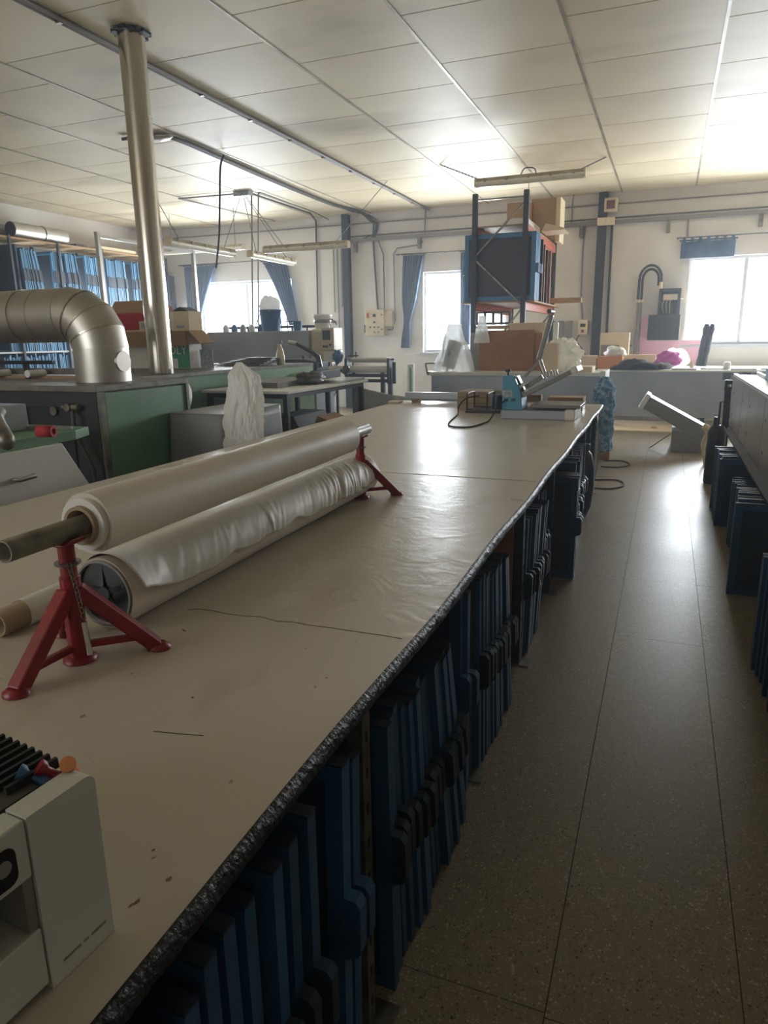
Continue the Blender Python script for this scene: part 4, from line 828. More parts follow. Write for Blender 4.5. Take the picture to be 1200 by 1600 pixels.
# ================================================================== HEAT PRESS ON THE LONG TABLE
T0 = TZ + .002; Y0 = 5.62
def q(px, py, Y=Y0): return PX(px, py, Y=Y)
r = thing('heat_press', 'turquoise and grey swing heat press with raised lever on the long table', 'heat press', (-1.0, 5.8, T0))
xl, xr_ = q(782, 655).x, q(894, 655).x
obj('base', B().box((xl, Y0, T0), (xr_ - .06, Y0 + .42, T0 + .068)), mat('press_grey', 'a9afb6', .4), r, bev=.006)
obj('base_cap', B().box((xr_ - .06, Y0 - .01, T0), (xr_ + .02, Y0 + .43, T0 + .08)), M_['white'], r, bev=.008)
zt = q(800, 588).z
obj('body', B().prism([(xl + .004, T0 + .068), (q(815, 650).x, T0 + .068), (q(813, 614).x, q(813, 614).z), (q(802, 590).x, zt), (xl + .004, zt)], 1, Y0 + .02, Y0 + .26), M_['turq'], r, bev=.006)
a, c = q(783.5, 621), q(800, 610); obj('data_plate', B().box((a.x, Y0 + .0175, a.z), (c.x, Y0 + .0195, c.z)), M_['label'], r)
obj('knob', B().tube([q(794, 588, Y0 + .12), q(794, 580, Y0 + .12)], .008, 10).tube([q(794, 581, Y0 + .12), q(794, 577, Y0 + .12)], .022, 14), M_['black'], r)
for (px_a, py_a) in ((790, 625), (801, 625)): obj('socket', B().cb((q(px_a, py_a).x, Y0 + .012, q(px_a, py_a).z), (.022, .02, .022)), M_['black'], r)
b = B(); b.bar(q(822, 616, Y0 + .2), q(903, 576, Y0 + .2), .34, .035, up=(-.5, 0, 1)); obj('upper_platen', b, M_['cab'], r, bev=.005)
obj('platen_tip', B().bar(q(896, 579, Y0 + .2), q(906, 574.5, Y0 + .2), .35, .05, up=(-.5, 0, 1)), M_['white'], r, bev=.008)
for (p0, p1) in (((806, 590), (820, 617)), ((803, 592), (815, 620))): obj('link_plate', B().bar(q(*p0, Y0 + .1), q(*p1, Y0 + .1), .02, .03), M_['dark'], r, bev=.003)
for p in ((812, 605), (817, 601), (816, 615), (822, 611), (805, 590)): obj('pivot_cap', B().tube([q(*p, Y0 + .06), q(*p, Y0 + .13)], .016, 14), M_['white'], r)
obj('link_arm', B().bar(q(820, 588, Y0 + .15), q(842, 566, Y0 + .15), .03, .022), M_['cab'], r, bev=.003)
obj('link_arm', B().bar(q(822, 605, Y0 + .15), q(848, 588, Y0 + .15), .04, .035), M_['cab'], r, bev=.003)
obj('gas_strut', B().tube([q(843, 563, Y0 + .15), q(850, 583, Y0 + .15)], .020, 14).tube([q(849, 580, Y0 + .15), q(853, 592, Y0 + .15)], .011, 10), M_['duct'], r)
for p in ((858, 583), (864, 583), (868, 582)): obj('bolt', B().tube([q(p[0], p[1] - 4, Y0 + .2), q(p[0] + 1.5, p[1] + 4, Y0 + .2)], .016, 12), M_['alu'], r)
obj('lever_arm', B().bar(q(842, 562, Y0 + .15), q(862, 492, Y0 + .15), .048, .036), M_['cab'], r, bev=.008)
obj('handle_grip', B().tube([q(858, 486.5, Y0 + .10), q(864, 487, Y0 + .26)], .018, 14), M_['black'], r)
obj('lower_platen', B().box((q(826, 640).x, Y0 + .06, T0 + .085), (q(905, 640).x, Y0 + .44, T0 + .11)), M_['cab'], r, bev=.004)
obj('platen_foot', B().box((q(845, 640).x, Y0 + .15, T0 + .068), (q(885, 640).x, Y0 + .35, T0 + .085)), M_['dark'], r)
zq = lambda x, y: PX(x, y, Z=T0 + .006)
cw = smooth_path([q(790, 625), q(779, 634, Y0 - .05), zq(762, 659), zq(735, 667), zq(705, 666), zq(702, 660), zq(715, 648), V(-1.66, 5.93, T0 + .06), V(-1.60, 5.95, .93), V(-1.5, 6.02, .95)], 8)
cw = [V(p.x, p.y, max(p.z, T0 + .006)) for p in cw]
solo('power_cord', B().tube(cw, .006, 8), M_['rubber'], 'black power cord looping over the long table from the heat press', 'cord')
for k in range(3):
    x0 = -1.78; solo('flat_carton', B().box((x0, 6.30, T0 + .055 * k), (x0 + .40 - .02 * k, 6.62, T0 + .055 * k + .052)), M_['cardtan'], f'grey-brown flat carton behind the heat press, {nth(k+1)} from the bottom', 'carton', 'flat cartons behind the heat press', bev=.003)
r = thing('transformer', 'dark roll cage transformer with a brown box top behind the heat press', 'transformer', (-1.45, 6.1, T0))
b = B()
for x in (-1.60, -1.42, -1.24): b.tube(smooth_path([(x, 5.98, T0 + .02), (x, 5.98, T0 + .14), (x, 6.02, T0 + .17), (x, 6.2, T0 + .17), (x, 6.24, T0 + .14), (x, 6.24, T0 + .02)]), .008, 8)
b.bar((-1.61, 5.98, T0 + .03), (-1.23, 5.98, T0 + .03), .015).bar((-1.61, 6.24, T0 + .03), (-1.23, 6.24, T0 + .03), .015)
obj('cage', b, M_['black'], r)
for x in (-1.36, -1.27): obj('coil', B().lathe((x, 6.10, T0 + .01), [(.04, 0), (.045, .02), (.045, .12), (.04, .14)], 18), M_['jug'], r)
obj('foot', B().box((-1.62, 6.0, T0), (-1.22, 6.22, T0 + .012)), M_['dark'], r); 
solo('brown_box', B().box((-1.45, 6.24, T0), (-1.22, 6.44, .98)), M_['cab'], 'grey brown box standing behind the transformer', 'box', bev=.003)
solo('long_grey_profile', B().box((-2.50, 6.86, T0 + .035), (-1.76, 6.96, T0 + .10)), M_['tank'], 'long grey box profile lying along the far edge of the long table', 'profile', bev=.003)
for x in (-2.42, -1.9): solo('wooden_block', B().box((x, 6.84, T0), (x + .06, 6.98, T0 + .035)), M_['wood'], 'small wooden block under the ' + ('window' if x < -2 else 'press') + ' side end of the long grey profile', 'block')
for k, (x0, x1, y, m_) in enumerate(((-1.08, -.70, 6.15, 'wood'), (-1.06, -.66, 6.40, 'cab'), (-1.0, -.68, 6.62, 'card'))):
    solo('flat_board', B().box((x0, y, T0), (x1, y + .22, T0 + .035 + .03 * k)), M_[m_], f'flat board lying behind the heat press platen, {nth(k+1)} toward the far end', 'board', 'flat boards behind the heat press', bev=.003)
solo('open_square_box', B().box((-1.17, 6.05, T0), (-1.10, 6.12, T0 + .16)).box((-1.10, 6.05, T0 + .10), (-1.0, 6.12, T0 + .16)).box((-1.10, 6.05, T0), (-1.0, 6.12, T0 + .03)).box((-1.0, 6.05, T0), (-.97, 6.12, T0 + .16)), M_['wood'], 'small square wooden frame standing behind the raised platen', 'frame', bev=.002)
solo('pallet_paper', B().box((-2.62, 6.66, T0), (-2.50, 6.8, T0 + .02)), M_['cream'], 'small paper wad at the far corner of the long table', 'paper', bev=.004)
# ================================================================== AROUND THE TABLE END
r = thing('navy_jug', 'navy plastic bottle leaning under the far end of the long table', 'bottle', (-.56, 5.86, 0))
obj('body', B().lathe((-.57, 5.88, 0), [(.05, .0), (.075, .06), (.092, .22), (.088, .38), (.06, .50), (.034, .53)], 22), M_['jug'], r)
obj('cap', B().lathe((-.57, 5.88, .53), [(.038, 0), (.042, .01), (.042, .05), (.036, .055)], 18), M_['jug'], r)
def sheet(u, v): return V(-.59 + .05 * math.sin(v * 3) , 6.9 + .30 * u, .10 + .68 * v)
solo('white_sheet', B().grid(lambda u, v: V(-.565 + .045 * math.sin((1 - v) * 2.8) * (1 - u), 6.72 + .22 * u, .10 + .66 * v), 6, 16), M_['white'], 'curved white sheet hanging at the far corner of the long table', 'sheet', solid=.006)
def kn(u, v):
    a = 2 * math.pi * u; z = .09 + .88 * v; rr = .125 * (1 - .9 * max(0, v - .85) / .15 * .8) * (1 + .22 * noise.noise(V(math.cos(a) * 2.5, z * 9, math.sin(a) * 2.5)) + .1 * noise.noise(V(math.cos(a) * 8, z * 26, math.sin(a) * 8)))
    return V(-.66 + rr * math.cos(a), 8.75 + rr * math.sin(a), z)
solo('blue_cloth_bundle', B().grid(kn, 40, 70), M_['knit'], 'tall bundle of blue and white knotted cloth beyond the long table end', 'cloth bundle', solid=.002)
solo('wooden_pallet_block', B().box((-.78, 8.62, 0), (-.55, 8.88, .09)), M_['wood'], 'small wooden block under the blue cloth bundle', 'block', bev=.004)
for k in range(2): solo('floor_cable', B().tube(smooth_path([(-.60, 8.5 - 1.2 * k, .008), (-.40 + .03 * k, 8.55 - 1.2 * k, .008), (-.30, 8.3 - 1.2 * k, .008), (-.42, 8.1 - 1.2 * k, .008), (-.60, 8.1 - 1.2 * k, .008)], 6), .007, 6), M_['rubber'], ('far' if k == 0 else 'near') + ' loop of black cable on the floor by the table end', 'cable')
# vent hood piece on the floor
r = thing('metal_vent_hood', 'grey sheet metal hood with a slanted duct arm lying on the aisle floor', 'hood', (.35, 9.9, 0))
b = B(); b.box((.13, 9.45, 0), (.57, 10.0, .27)); obj('box', b, M_['cab'], r, bev=.004)
b = B(); b.bar((.50, 9.72, .23), (-.20, 9.72, .61), .44, .17, up=(0, 0, 1)); obj('arm', b, M_['cab'], r, bev=.004)
b = B(); b.bar((-.195, 9.72, .607), (-.245, 9.72, .634), .46, .20, up=(0, 0, 1)); obj('flange', b, M_['white'], r, bev=.004)
obj('opening', B().bar((-.2452, 9.72, .6341), (-.248, 9.72, .6356), .38, .14, up=(0, 0, 1)), M_['dark'], r)
obj('strut', B().bar((-.12, 9.6, .02), (.13, 9.6, .22), .04, .012), M_['cab'], r)
r = thing('pale_floor_board', 'pale wide board lying on the floor under the wall bench', 'board', (-.1, 12.0, 0))
obj('board', B().box((-.80, 11.25, .002), (.85, 12.6, .03)), M_['cream'], r, bev=.003); obj('knot', B().blob((-.1, 11.6, .035), (.05, .04, .02), .3, 2), M_['wood'], r)
# wall bench with its clutter
r = thing('wall_bench', 'long grey fronted bench under the aisle window', 'bench', (.4, 12.7, 0))
BZ = .90
obj('front', B().box((-1.05, 12.05, .16), (2.4, 12.10, BZ - .03)), M_['tank'], r, bev=.003); obj('top', B().box((-1.07, 12.0, BZ - .03), (2.42, 13.6, BZ)), M_['white'], r, bev=.004)
for x in (-1.0, .6, 2.3): obj('leg', B().bar((x, 12.2, 0), (x, 12.2, .87), .06), M_['bluesteel'], r); obj('leg', B().bar((x, 13.4, 0), (x, 13.4, .87), .06), M_['bluesteel'], r)
def on(px, Y=12.4): return PX(px, 570, Y=Y).x
solo('navy_coat', B().blob((on(993, 12.1), 12.12, BZ + .02), (.36, .20, .12), .55, 4, fine=.15, flat=BZ + .003), M_['navy'], 'crumpled navy cloth hanging over the edge of the wall bench', 'cloth')
r = thing('tan_box', 'tan open box standing on the wall bench beside the column', 'box', (on(957, 12.9), 12.9, BZ))
x0, x1 = PX(936, 560, Y=12.9).x, PX(981, 560, Y=12.9).x; zz = PX(950, 520, Y=12.9).z
obj('back', B().box((x0, 12.9, BZ), (x1, 13.2, zz)), M_['cream'], r, bev=.003); obj('inset', B().box((x0 + .02, 12.89, BZ + .02), (x0 + .32, 12.9, zz - .20)), M_['cab'], r)
solo('orange_carton', B().box((on(934), 12.4, BZ), (on(972), 12.7, BZ + .20)), M_['orangebox'], 'orange-brown carton on the wall bench before the tan box', 'carton', bev=.004)
solo('white_bundle', B().blob((on(960, 12.55), 12.55, BZ + .27), (.17, .12, .10), .4, 9, fine=.2), M_['white'], 'white crumpled bundle on top of the orange-brown carton', 'bundle')
solo('cream_box', B().box((on(903, 12.6), 12.5, BZ), (on(932, 12.6), 12.8, BZ + .21)), M_['cream'], 'pale box on the wall bench nearest the rack', 'box', bev=.004)
solo('cream_box', B().box((on(975, 12.75), 12.72, BZ), (on(1024, 12.75), 12.85, BZ + .22)), M_['cream'], 'wide pale box behind the navy cloth', 'box', bev=.004)
solo('magenta_cloth', B().blob((on(1043, 12.5), 12.5, BZ + .16), (.20, .13, .12), .4, 6, fine=.15), M_['magenta'], 'magenta cloth heap on the wall bench under the electrical box', 'cloth')
solo('white_clear_bag', B().blob((on(1055, 12.6), 12.7, BZ + .16), (.20, .12, .17), .4, 16, fine=.15, flat=BZ), M_['bag'], 'white clear bag just behind the magenta cloth', 'bag')
solo('blue_bag', B().blob((on(1036, 12.4), 12.38, BZ + .05), (.14, .10, .06), .3, 7, flat=BZ), M_['label'], 'pale blue packet under the magenta cloth', 'packet')
for k, px in enumerate((1100, 1108)):
    a, c = PX(1092 + 6 * k, 572, Y=12.9), PX(1105 + 9 * k, 506, Y=12.9); pts = [a.lerp(c, t / 8) for t in range(9)]
    solo('wrapped_rod', B().tube(pts, [.05, .055, .045, .052, .044, .05, .042, .055, .03], 12), M_['bluesteel'], 'dark blue wrapped rod leaning at the window, ' + ('on the electrical box side' if k == 0 else 'on the cabinet side'), 'rod')
solo('glass_jar', B().lathe((PX(1136, 570, Y=12.2).x, 12.2, BZ), [(.05, 0), (.055, .02), (.055, .10), (.04, .12)], 16), M_['white'], 'white jar on the wall bench near the cabinet corner', 'jar')
solo('small_bottle', B().lathe((PX(1081, 570, Y=12.3).x, 12.3, BZ), [(.03, 0), (.035, .08), (.015, .10), (.015, .13)], 12), M_['cream'], 'tiny cream bottle on the wall bench edge', 'bottle')
for k in range(4): solo('tool_strip', B().box((on(1050) + .42 * k, 12.05 + .1 * (k % 2), BZ), (on(1050) + .42 * k + .36, 12.12 + .1 * (k % 2), BZ + .025)), M_['alu'], f'flat metal strip on the wall bench edge, {nth(k+1)} from the magenta cloth', 'strip', 'metal strips on the wall bench')
for x in (on(1137, 12.0), on(1168, 12.0)): solo('grey_bracket', B().box((x - .05, 11.99, BZ - .14), (x + .06, 12.05, BZ - .035)), M_['bluesteel'], 'small grey bracket on the bench front ' + ('below the white jar' if x < 1 else 'next to the cabinets'), 'bracket')
# grey cabinets across the aisle
r = thing('grey_cabinet_row', 'long row of grey enamel wall cabinets over the screen frames', 'cabinet', (1.1, 4.6, 0))
X0 = .60
obj('carcass', B().box((X0 + .02, 1.2, .57), (1.6, 7.3, 1.06)), M_['cab'], r)
ed = [1.2, 2.2, 3.1, 4.0, 5.0, 5.95, 6.45, 7.3]
for i in range(7): 
    p = obj('door_panel', B().box((X0, ed[i] + .006, .60), (X0 + .02, ed[i + 1] - .006, 1.055)), M_['cab'], r, bev=.003)
    for z in (.72, .92): obj('screw', B().tube([(X0 - .002, ed[i + 1] - .12, z), (X0, ed[i + 1] - .12, z)], .010, 10), M_['dark'], p)
obj('top_edge', B().box((X0 - .01, 1.2, 1.06), (X0 + .02, 7.32, 1.085)), M_['alu'], r); obj('top_rail', B().box((X0 + .18, 1.2, 1.06), (X0 + .20, 7.32, 1.10)), M_['alu'], r); obj('top_plate', B().box((X0 + .02, 1.2, 1.06), (1.6, 7.3, 1.075)), M_['white'], r)
obj('drip_lip', B().prism([(X0 + .02, .57), (X0 - .035, .545), (X0 - .035, .56), (X0 + .0, .60), (X0 + .02, .60)], 1, 1.2, 7.3), M_['dark'], r)
for y in (1.3, 4.3, 7.2): obj('leg', B().bar((1.5, y, 0), (1.5, y, .57), .06), M_['bluesteel'], r)
obj('leg', B().bar((1.15, 7.25, 0), (1.15, 7.25, .57), .06), M_['bluesteel'], r)
p = PX(1196, 583, Y=6.6); solo('blue_box', B().box((p.x, 6.2, 1.075), (p.x + .3, 6.6, 1.17)), M_['turq'], 'small blue box on top of the grey cabinet row', 'box', bev=.008)
r = thing('pump_cylinder', 'dark cylinder with a tall black pump column at the end of the cabinet row', 'pump', (.52, 7.5, 0))
obj('cylinder', B().lathe((.515, 7.52, 0), [(.08, 0), (.085, .02), (.085, .52), (.06, .57), (.03, .58)], 20), M_['dark'], r)
obj('column', B().bar((.60, 7.6, 0), (.575, 7.6, .98), .06), M_['bluesteel'], r, bev=.006); obj('head', B().cb((.575, 7.59, .96), (.07, .07, .10)), M_['bluesteel'], r, bev=.01); obj('lamp_spot', B().tube([(.575, 7.555, .955), (.595, 7.545, .96)], .014, 10), M_['alu'], r)
obj('handle', B().tube([(.52, 7.55, .56), (.52, 7.55, .80), (.57, 7.58, .80)], .010, 8), M_['dark'], r); obj('valve', B().tube([(.49, 7.5, .57), (.49, 7.5, .66)], .018, 10).tube([(.43, 7.5, .25), (.47, 7.5, .25)], .028, 12), M_['black'], r)
solo('cream_cloth_strip', B().tube(smooth_path([(.50, 8.6, .0), (.46, 8.6, .22), (.50, 8.6, .38), (.44, 8.6, .44)]), [.02] * 4 + [.03] * 4 + [.04] * 4 + [.03], 10), M_['cream'], 'pale cloth strip standing beside the metal hood', 'cloth')
# ================================================================== CURTAINS
def curtain(name, label, xt0, xt1, xb0, xb1, z1, z0, waist=None, y=YB - .10, pleats=7, m='denim'):
    r = thing(name, label, 'curtain', ((xt0 + xt1) / 2, y, z0))
    def fn(u, v):
        a0 = xt0 + (xb0 - xt0) * v ** .8; a1 = xt1 + (xb1 - xt1) * v ** .8
        if waist: 
            k = math.exp(-((v - waist) / .16) ** 2) * .45; c = (a0 + a1) / 2; a0 += (c - a0) * k; a1 += (c - a1) * k
        return V(a0 + (a1 - a0) * u, y + .035 * math.sin(u * pleats * 6.28 + .6 * v) * (1 - .3 * v), z1 + (z0 - z1) * v)
    obj('cloth', B().grid(fn, 90, 26), M_[m], r, solid=.003)
    obj('ring', B().tube([(min(xt0, xt1) - .03, y, z1 + .02), (max(xt0, xt1) + .03, y, z1 + .02)], .012, 8), M_['dark'], r).name = 'header_rod'
    return r
curtain('curtain', 'blue curtain drawn to the shelf side of the tank window', -10.35, -9.45, -10.35, -10.15, 3.08, 1.55)
curtain('curtain', 'blue curtain tied toward the paint bucket side of the tank window', -8.30, -7.72, -7.70, -7.48, 3.08, 1.75)
curtain('curtain', 'blue tied curtain at the control panel side of the middle window', -5.05, -4.60, -5.12, -4.92, 3.04, 1.25, waist=.72)
curtain('curtain', 'blue curtain beside the large screens at the middle window', -3.86, -3.62, -3.86, -3.66, 3.04, 1.3, pleats=3)
r = curtain('valance', 'short blue valance with tab loops over the aisle window', .08, .93, .08, .93, 2.99, 2.72, pleats=2)
for k in range(7): obj('tab', B().box((.10 + .127 * k, YB - .115, 2.97), (.15 + .127 * k, YB - .09, 3.06)), M_['denim'], r)
for k, (x0, x1, z) in enumerate(((-10.5, -7.6, 3.12), (-5.2, -2.9, 3.07), (0.0, 2.5, 3.06))): solo('curtain_rod', B().tube([(x0, YB - .10, z), (x1, YB - .10, z)], .010, 8).bar((x0 + .02, YB - .1, z), (x0 + .02, YB, z), .02).bar((x1 - .02, YB - .1, z), (x1 - .02, YB, z), .02), M_['cable'], 'thin curtain rod above the ' + ('tank window', 'middle window', 'aisle window')[k], 'rod')
# ================================================================== PIPES AND CABLES
zc = 3.868; yb = YB - .03
def conduit(pts, rad, label, m='pipe', cat='conduit', name='conduit', clips=0):
    r = thing(name, label, cat, pts[0]); obj('run', B().tube(pts, rad, 8), M_[m], r)
    return r
def twin(pts, rad, gap, label, m='pipe', ax=0, name='conduit', clips=True):
    r = thing(name, label, 'conduit', pts[0])
    for s in (-1, 1): obj('run', B().tube([Vector(p) + V(gap * s if ax == 0 else 0, gap * s if ax == 1 else 0, gap * s if ax == 2 else 0) for p in pts], rad, 8), M_[m], r)
    if clips:
        for i in range(len(pts) - 1):
            a, b_ = Vector(pts[i]), Vector(pts[i + 1]); n = int((b_ - a).length / .9)
            for k in range(1, n): obj('clip', B().cb(a.lerp(b_, k / n), (.05, .03, .05)), M_['worn'], r)
    return r
twin([(-4.56, -2.5, zc), (-4.56, yb, zc), ], .017, .022, 'long twin conduit running along the ceiling from the camera side to the back wall')
conduit([(-4.60, yb, zc), (-4.62, yb, 3.45)], .015, 'short conduit dropping from the long ceiling conduit to the wall trunking')
twin(smooth_path([(-6.4, 7.55, zc), (-6.0, 7.60, zc), (-5.83, 7.8, zc), (-5.86, 8.7, zc), (-5.95, 10.5, zc), (-5.98, 12.6, zc), (-5.82, 13.5, zc), (-5.72, yb, 3.72)], 3), .020, .024, 'dark cable bundle from the ceiling lamp base to the back wall', 'cable', clips=False)
solo('ceiling_junction', B().blob((-5.95, 7.68, 3.865), (.16, .10, .035), .2, 1), M_['duct'], 'rounded grey fitting on the ceiling where the dark cable bundle starts', 'fitting')
solo('junction_box', B().cb((-6.90, 10.98, 3.86), (.30, .16, .08)), M_['tank'], 'grey junction box on the ceiling above the tank', 'junction box', bev=.01)
conduit([(-6.78, 11.0, zc - .02), (-6.75, 11.0, 3.8), (-6.75, 10.8, 1.7)], .014, 'thin vertical conduit dropping from the junction box to the tank, window side')
conduit([(-6.62, 11.02, zc), (-6.62, 11.0, 3.8), (-6.64, 10.8, 1.7)], .012, 'thin vertical conduit dropping beside the junction box, column side')
conduit([(-6.78, 11.05, zc), (-6.78, 13.2, zc), (-7.0, yb, 3.84), (-7.03, yb, 2.0), (-7.05, yb, 1.7)], .018, 'conduit from the junction box down the wall to the red valve', 'cable')
conduit([(-6.60, 11.02, zc), (-6.65, 13.1, zc), (-6.7, yb, 3.84)], .012, 'thin ceiling conduit parallel to the junction box run')
conduit([(-7.05, 10.95, zc), (-8.15, 10.87, zc), (-7.85, yb - .2, zc)], .012, 'thin bent ceiling conduit on the shelf side of the junction box')
for k, (x, z0, z1) in enumerate(((-6.62, 2.0, 3.36), (-6.53, 1.55, 3.36), (-6.44, 2.1, 3.36))):
    conduit([(x, yb, z0), (x, yb, z1)], .012, f'thin vertical wall pipe near the steel column, {nth(k+1)} from the tank window')
r = thing('water_taps', 'small red tap fitting on the wall pipes beside the tank', 'tap', (-6.85, yb, 1.8))
obj('tap', B().tube([(-6.98, yb - .03, 1.80), (-6.6, yb - .03, 1.80)], .02, 8), M_['worn'], r); obj('knob', B().tube([(-6.88, yb - .02, 1.80), (-6.88, yb - .08, 1.80)], .035, 10), M_['red'], r)
conduit([(-11.2, yb, 3.72), (3.5, yb, 3.70)], .013, 'thin pipe running the whole width of the back wall near the ceiling')
r = thing('wall_trunking', 'grey cable trunking running the whole width of the back wall', 'trunking', (-4, yb, 3.4))
obj('channel', B().box((-6.2, YB - .07, 3.37), (3.5, YB - .002, 3.43)), M_['pipe'], r)
obj('pipe', B().tube([(-6.2, YB - .09, 3.47), (3.5, YB - .09, 3.46)], .014, 8), M_['cable'], r)
for x in (-6.1, -4.72, -3.2, -1.62, -.15, 1.28, 2.7): obj('bracket', B().box((x - .03, YB - .10, 3.17), (x + .03, YB - .002, 3.37)), M_['worn'], r)
conduit([(-5.70, yb, 3.70), (-5.72, yb, 3.4), (-5.64, yb, 2.02)], .02, 'dark cable bundle dropping to the beige control panel', 'cable')
conduit([(-5.62, yb, 3.40), (-5.50, yb, 3.1), (-5.49, yb, 2.02)], .012, 'thin cable dropping to the beige control panel from the trunking', 'cable')
conduit([(-4.66, yb, 3.30), (-4.72, yb, 3.24), (-5.20, yb, 3.20), (-5.28, yb, 3.10), (-5.26, yb, 1.8), (-5.32, yb, 1.62), (-5.42, yb, 1.62)], .014, 'stepped grey conduit around the beige control panel')
for k in range(3): conduit(smooth_path([(-5.98, 13.2 + .1 * k, zc), (-5.80 + .04 * k, 13.65, 3.83), (-5.66 + .03 * k, yb, 3.7), (-5.72, yb, 3.50 - .05 * k), (-6.0, yb, 3.42)], 4), .010, f'dark cable looping from ceiling to wall by the steel column, {nth(k+1)} from below', 'cable', 'cable', 'cable')
# control panel
r = thing('control_panel_box', 'beige electrical control box on the back wall with rows of buttons', 'electrical box', (-5.62, yb, 1.5))
x0, x1, z0, z1 = PX(571, 500, Y=13.7).x, PX(600, 500, Y=13.7).x, 1.50, 2.02
obj('case', B().box((x0, 13.68, z0), (x1, 13.9, z1)), M_['beige'], r, bev=.008)
obj('side_case', B().box((x1, 13.74, 1.68), (x1 + .16, 13.9, 1.98)), M_['beige'], r, bev=.008)
W_, H_ = x1 - x0, z1 - z0
for (u, v, s) in ((.5, .78, .035), (.5, .52, .022), (.28, .33, .016), (.5, .33, .016), (.72, .33, .016), (.5, .14, .014), (.72, .14, .014), (.9, .8, .014), (.9, .25, .014)): obj('button', B().cb((x0 + W_ * u, 13.67, z0 + H_ * v), (s * 1.6, .02, s * 1.6)), M_['dark'], r)
obj('warning_mark', B().box((x0 + .04, 13.676, z1 - .16), (x0 + .09, 13.679, z1 - .06)), M_['redprint'], r); obj('side_latch', B().box((x0 - .04, 13.72, 1.56), (x0, 13.86, 1.72)), M_['dark'], r)
# siren, emergency lamp, meters
r = thing('siren_box', 'cream framed siren box high on the steel column', 'siren', (-1.13, 13.74, 3.56)); obj('case', B().box((-1.23, 13.68, 3.56), (-1.01, 13.86, 3.78)), M_['cream'], r, bev=.01); obj('grille', B().box((-1.19, 13.672, 3.60), (-1.05, 13.68, 3.74)), M_['siren'], r)
r = thing('emergency_lamp', 'cream emergency lamp unit on the steel column below the siren', 'lamp', (-1.18, 13.7, 3.33)); obj('case', B().box((-1.33, 13.64, 3.34), (-1.04, 13.76, 3.46)), M_['cream'], r, bev=.008)
for x in (-1.23, -1.14): obj('bulb', B().tube([(x, 13.64, 3.40), (x, 13.625, 3.40)], .025, 14), M_['white'], r)
conduit([(-1.55, yb, 3.37), (-1.58, yb, 3.0), (-1.57, yb, 2.2), (-1.52, yb, 1.75)], .016, 'grey conduit dropping to the small meter box beside the column')
conduit([(-1.09, yb, 3.35), (-1.07, yb, 1.4)], .020, 'dark conduit running down just beside the siren column', 'bluesteel')
conduit([(-1.76, YB - .25, zc), (-1.80, yb, 3.80), (-1.80, yb, 3.45)], .012, 'short ceiling conduit dropping behind the lamp over the rack')
r = thing('meter_box', 'small cream meter box on the wall between rack and column', 'meter box', (-1.50, 13.8, 1.46)); obj('case', B().box((-1.58, 13.76, 1.46), (-1.41, 13.9, 1.72)), M_['cream'], r, bev=.008); obj('dial', B().box((-1.54, 13.752, 1.60), (-1.45, 13.76, 1.66)), M_['dark'], r); obj('knob', B().box((-1.52, 13.745, 1.50), (-1.47, 13.76, 1.55)), M_['siren'], r)
obj('cable', B().tube(smooth_path([(-1.56, 13.85, 1.46), (-1.60, 13.8, 1.36), (-1.50, 13.76, 1.22), (-1.42, 13.72, 1.10), (-1.42, 13.72, 1.0)]), .010, 6), M_['cable'], r)
r = thing('window_shutter_panel', 'small grey louvred panel on the wall behind the white bag', 'panel', (-1.95, 13.8, 1.4))
for k in range(3): obj('frame', B().box((-2.12 + .16 * k, 13.84, 1.40), (-2.02 + .16 * k, 13.89, 1.72)), M_['cab'], r)
r = thing('arched_hose', 'pair of black hoses arching from floor pipes to the black electrical box', 'hose', (-.5, 13.7, 1.0))
for k, dxx in enumerate((0, .055)):
    x0 = -.56 + dxx; x1 = -.19 - dxx * .9; zt_ = 2.30; b_ = [(x0, 13.75, 1.05), (x0 + .0, 13.75, zt_)]; n = 10
    cxx, rr_ = (x0 + x1) / 2, (x1 - x0) / 2; arc = [(cxx - rr_ * math.cos(math.pi * t / n), 13.75, zt_ + .10 + rr_ * 1.25 * math.sin(math.pi * t / n)) for t in range(n + 1)]
    obj('pipe', B().tube([(x0, 13.75, .9), (x0, 13.75, 2.05)], .022, 8), M_['pipe'], r); obj('hose', B().tube([(x0, 13.75, 2.05)] + arc + [(x1, 13.75, 2.28)], .022, 10), M_['rubber'], r)
obj('gland', B().tube([(-.20, 13.75, 2.24), (-.20, 13.75, 2.34)], .032, 12), M_['cream'], r); obj('clamp', B().cb((-.53, 13.76, 2.03), (.14, .06, .05)), M_['cream'], r)
r = thing('black_switch_cabinet', 'open black electrical cabinet with cream breakers beside the aisle window', 'electrical box', (-.07, 13.6, 1.33))
a, c = PX(1022, 532, Y=13.6), PX(1065, 450, Y=13.6); b = B(); t = .05; xa, xb2, za, zb = a.x + .02, c.x, 1.78, 2.22
b.box((xa, 13.6, za), (xa + t, 13.9, zb)); b.box((xb2 - t, 13.6, za), (xb2, 13.9, zb)); b.box((xa + t, 13.6, zb - t), (xb2 - t, 13.9, zb)); b.box((xa + t, 13.85, za), (xb2 - t, 13.9, zb - t)); obj('case', b, M_['bluesteel'], r)
obj('lower_case', B().box((a.x - .12, 13.5, 1.35), (c.x + .02, 13.9, 1.78)), M_['dark'], r, bev=.006)
obj('breaker', B().box((xa + .07, 13.66, 2.03), (xa + .32, 13.84, 2.13)), M_['cream'], r, bev=.006); obj('breaker', B().box((xa + .34, 13.66, 2.05), (xa + .40, 13.84, 2.12)), M_['cream'], r)
for k in range(5): obj('wire', B().tube(smooth_path([(xa + .09 + .05 * k, 13.72, 2.03), (xa + .07 + .06 * k, 13.70, 1.93), (xa + .10 + .05 * k, 13.72, 1.80)]), .010, 6), M_['cream'] if k < 3 else M_['black'], r)
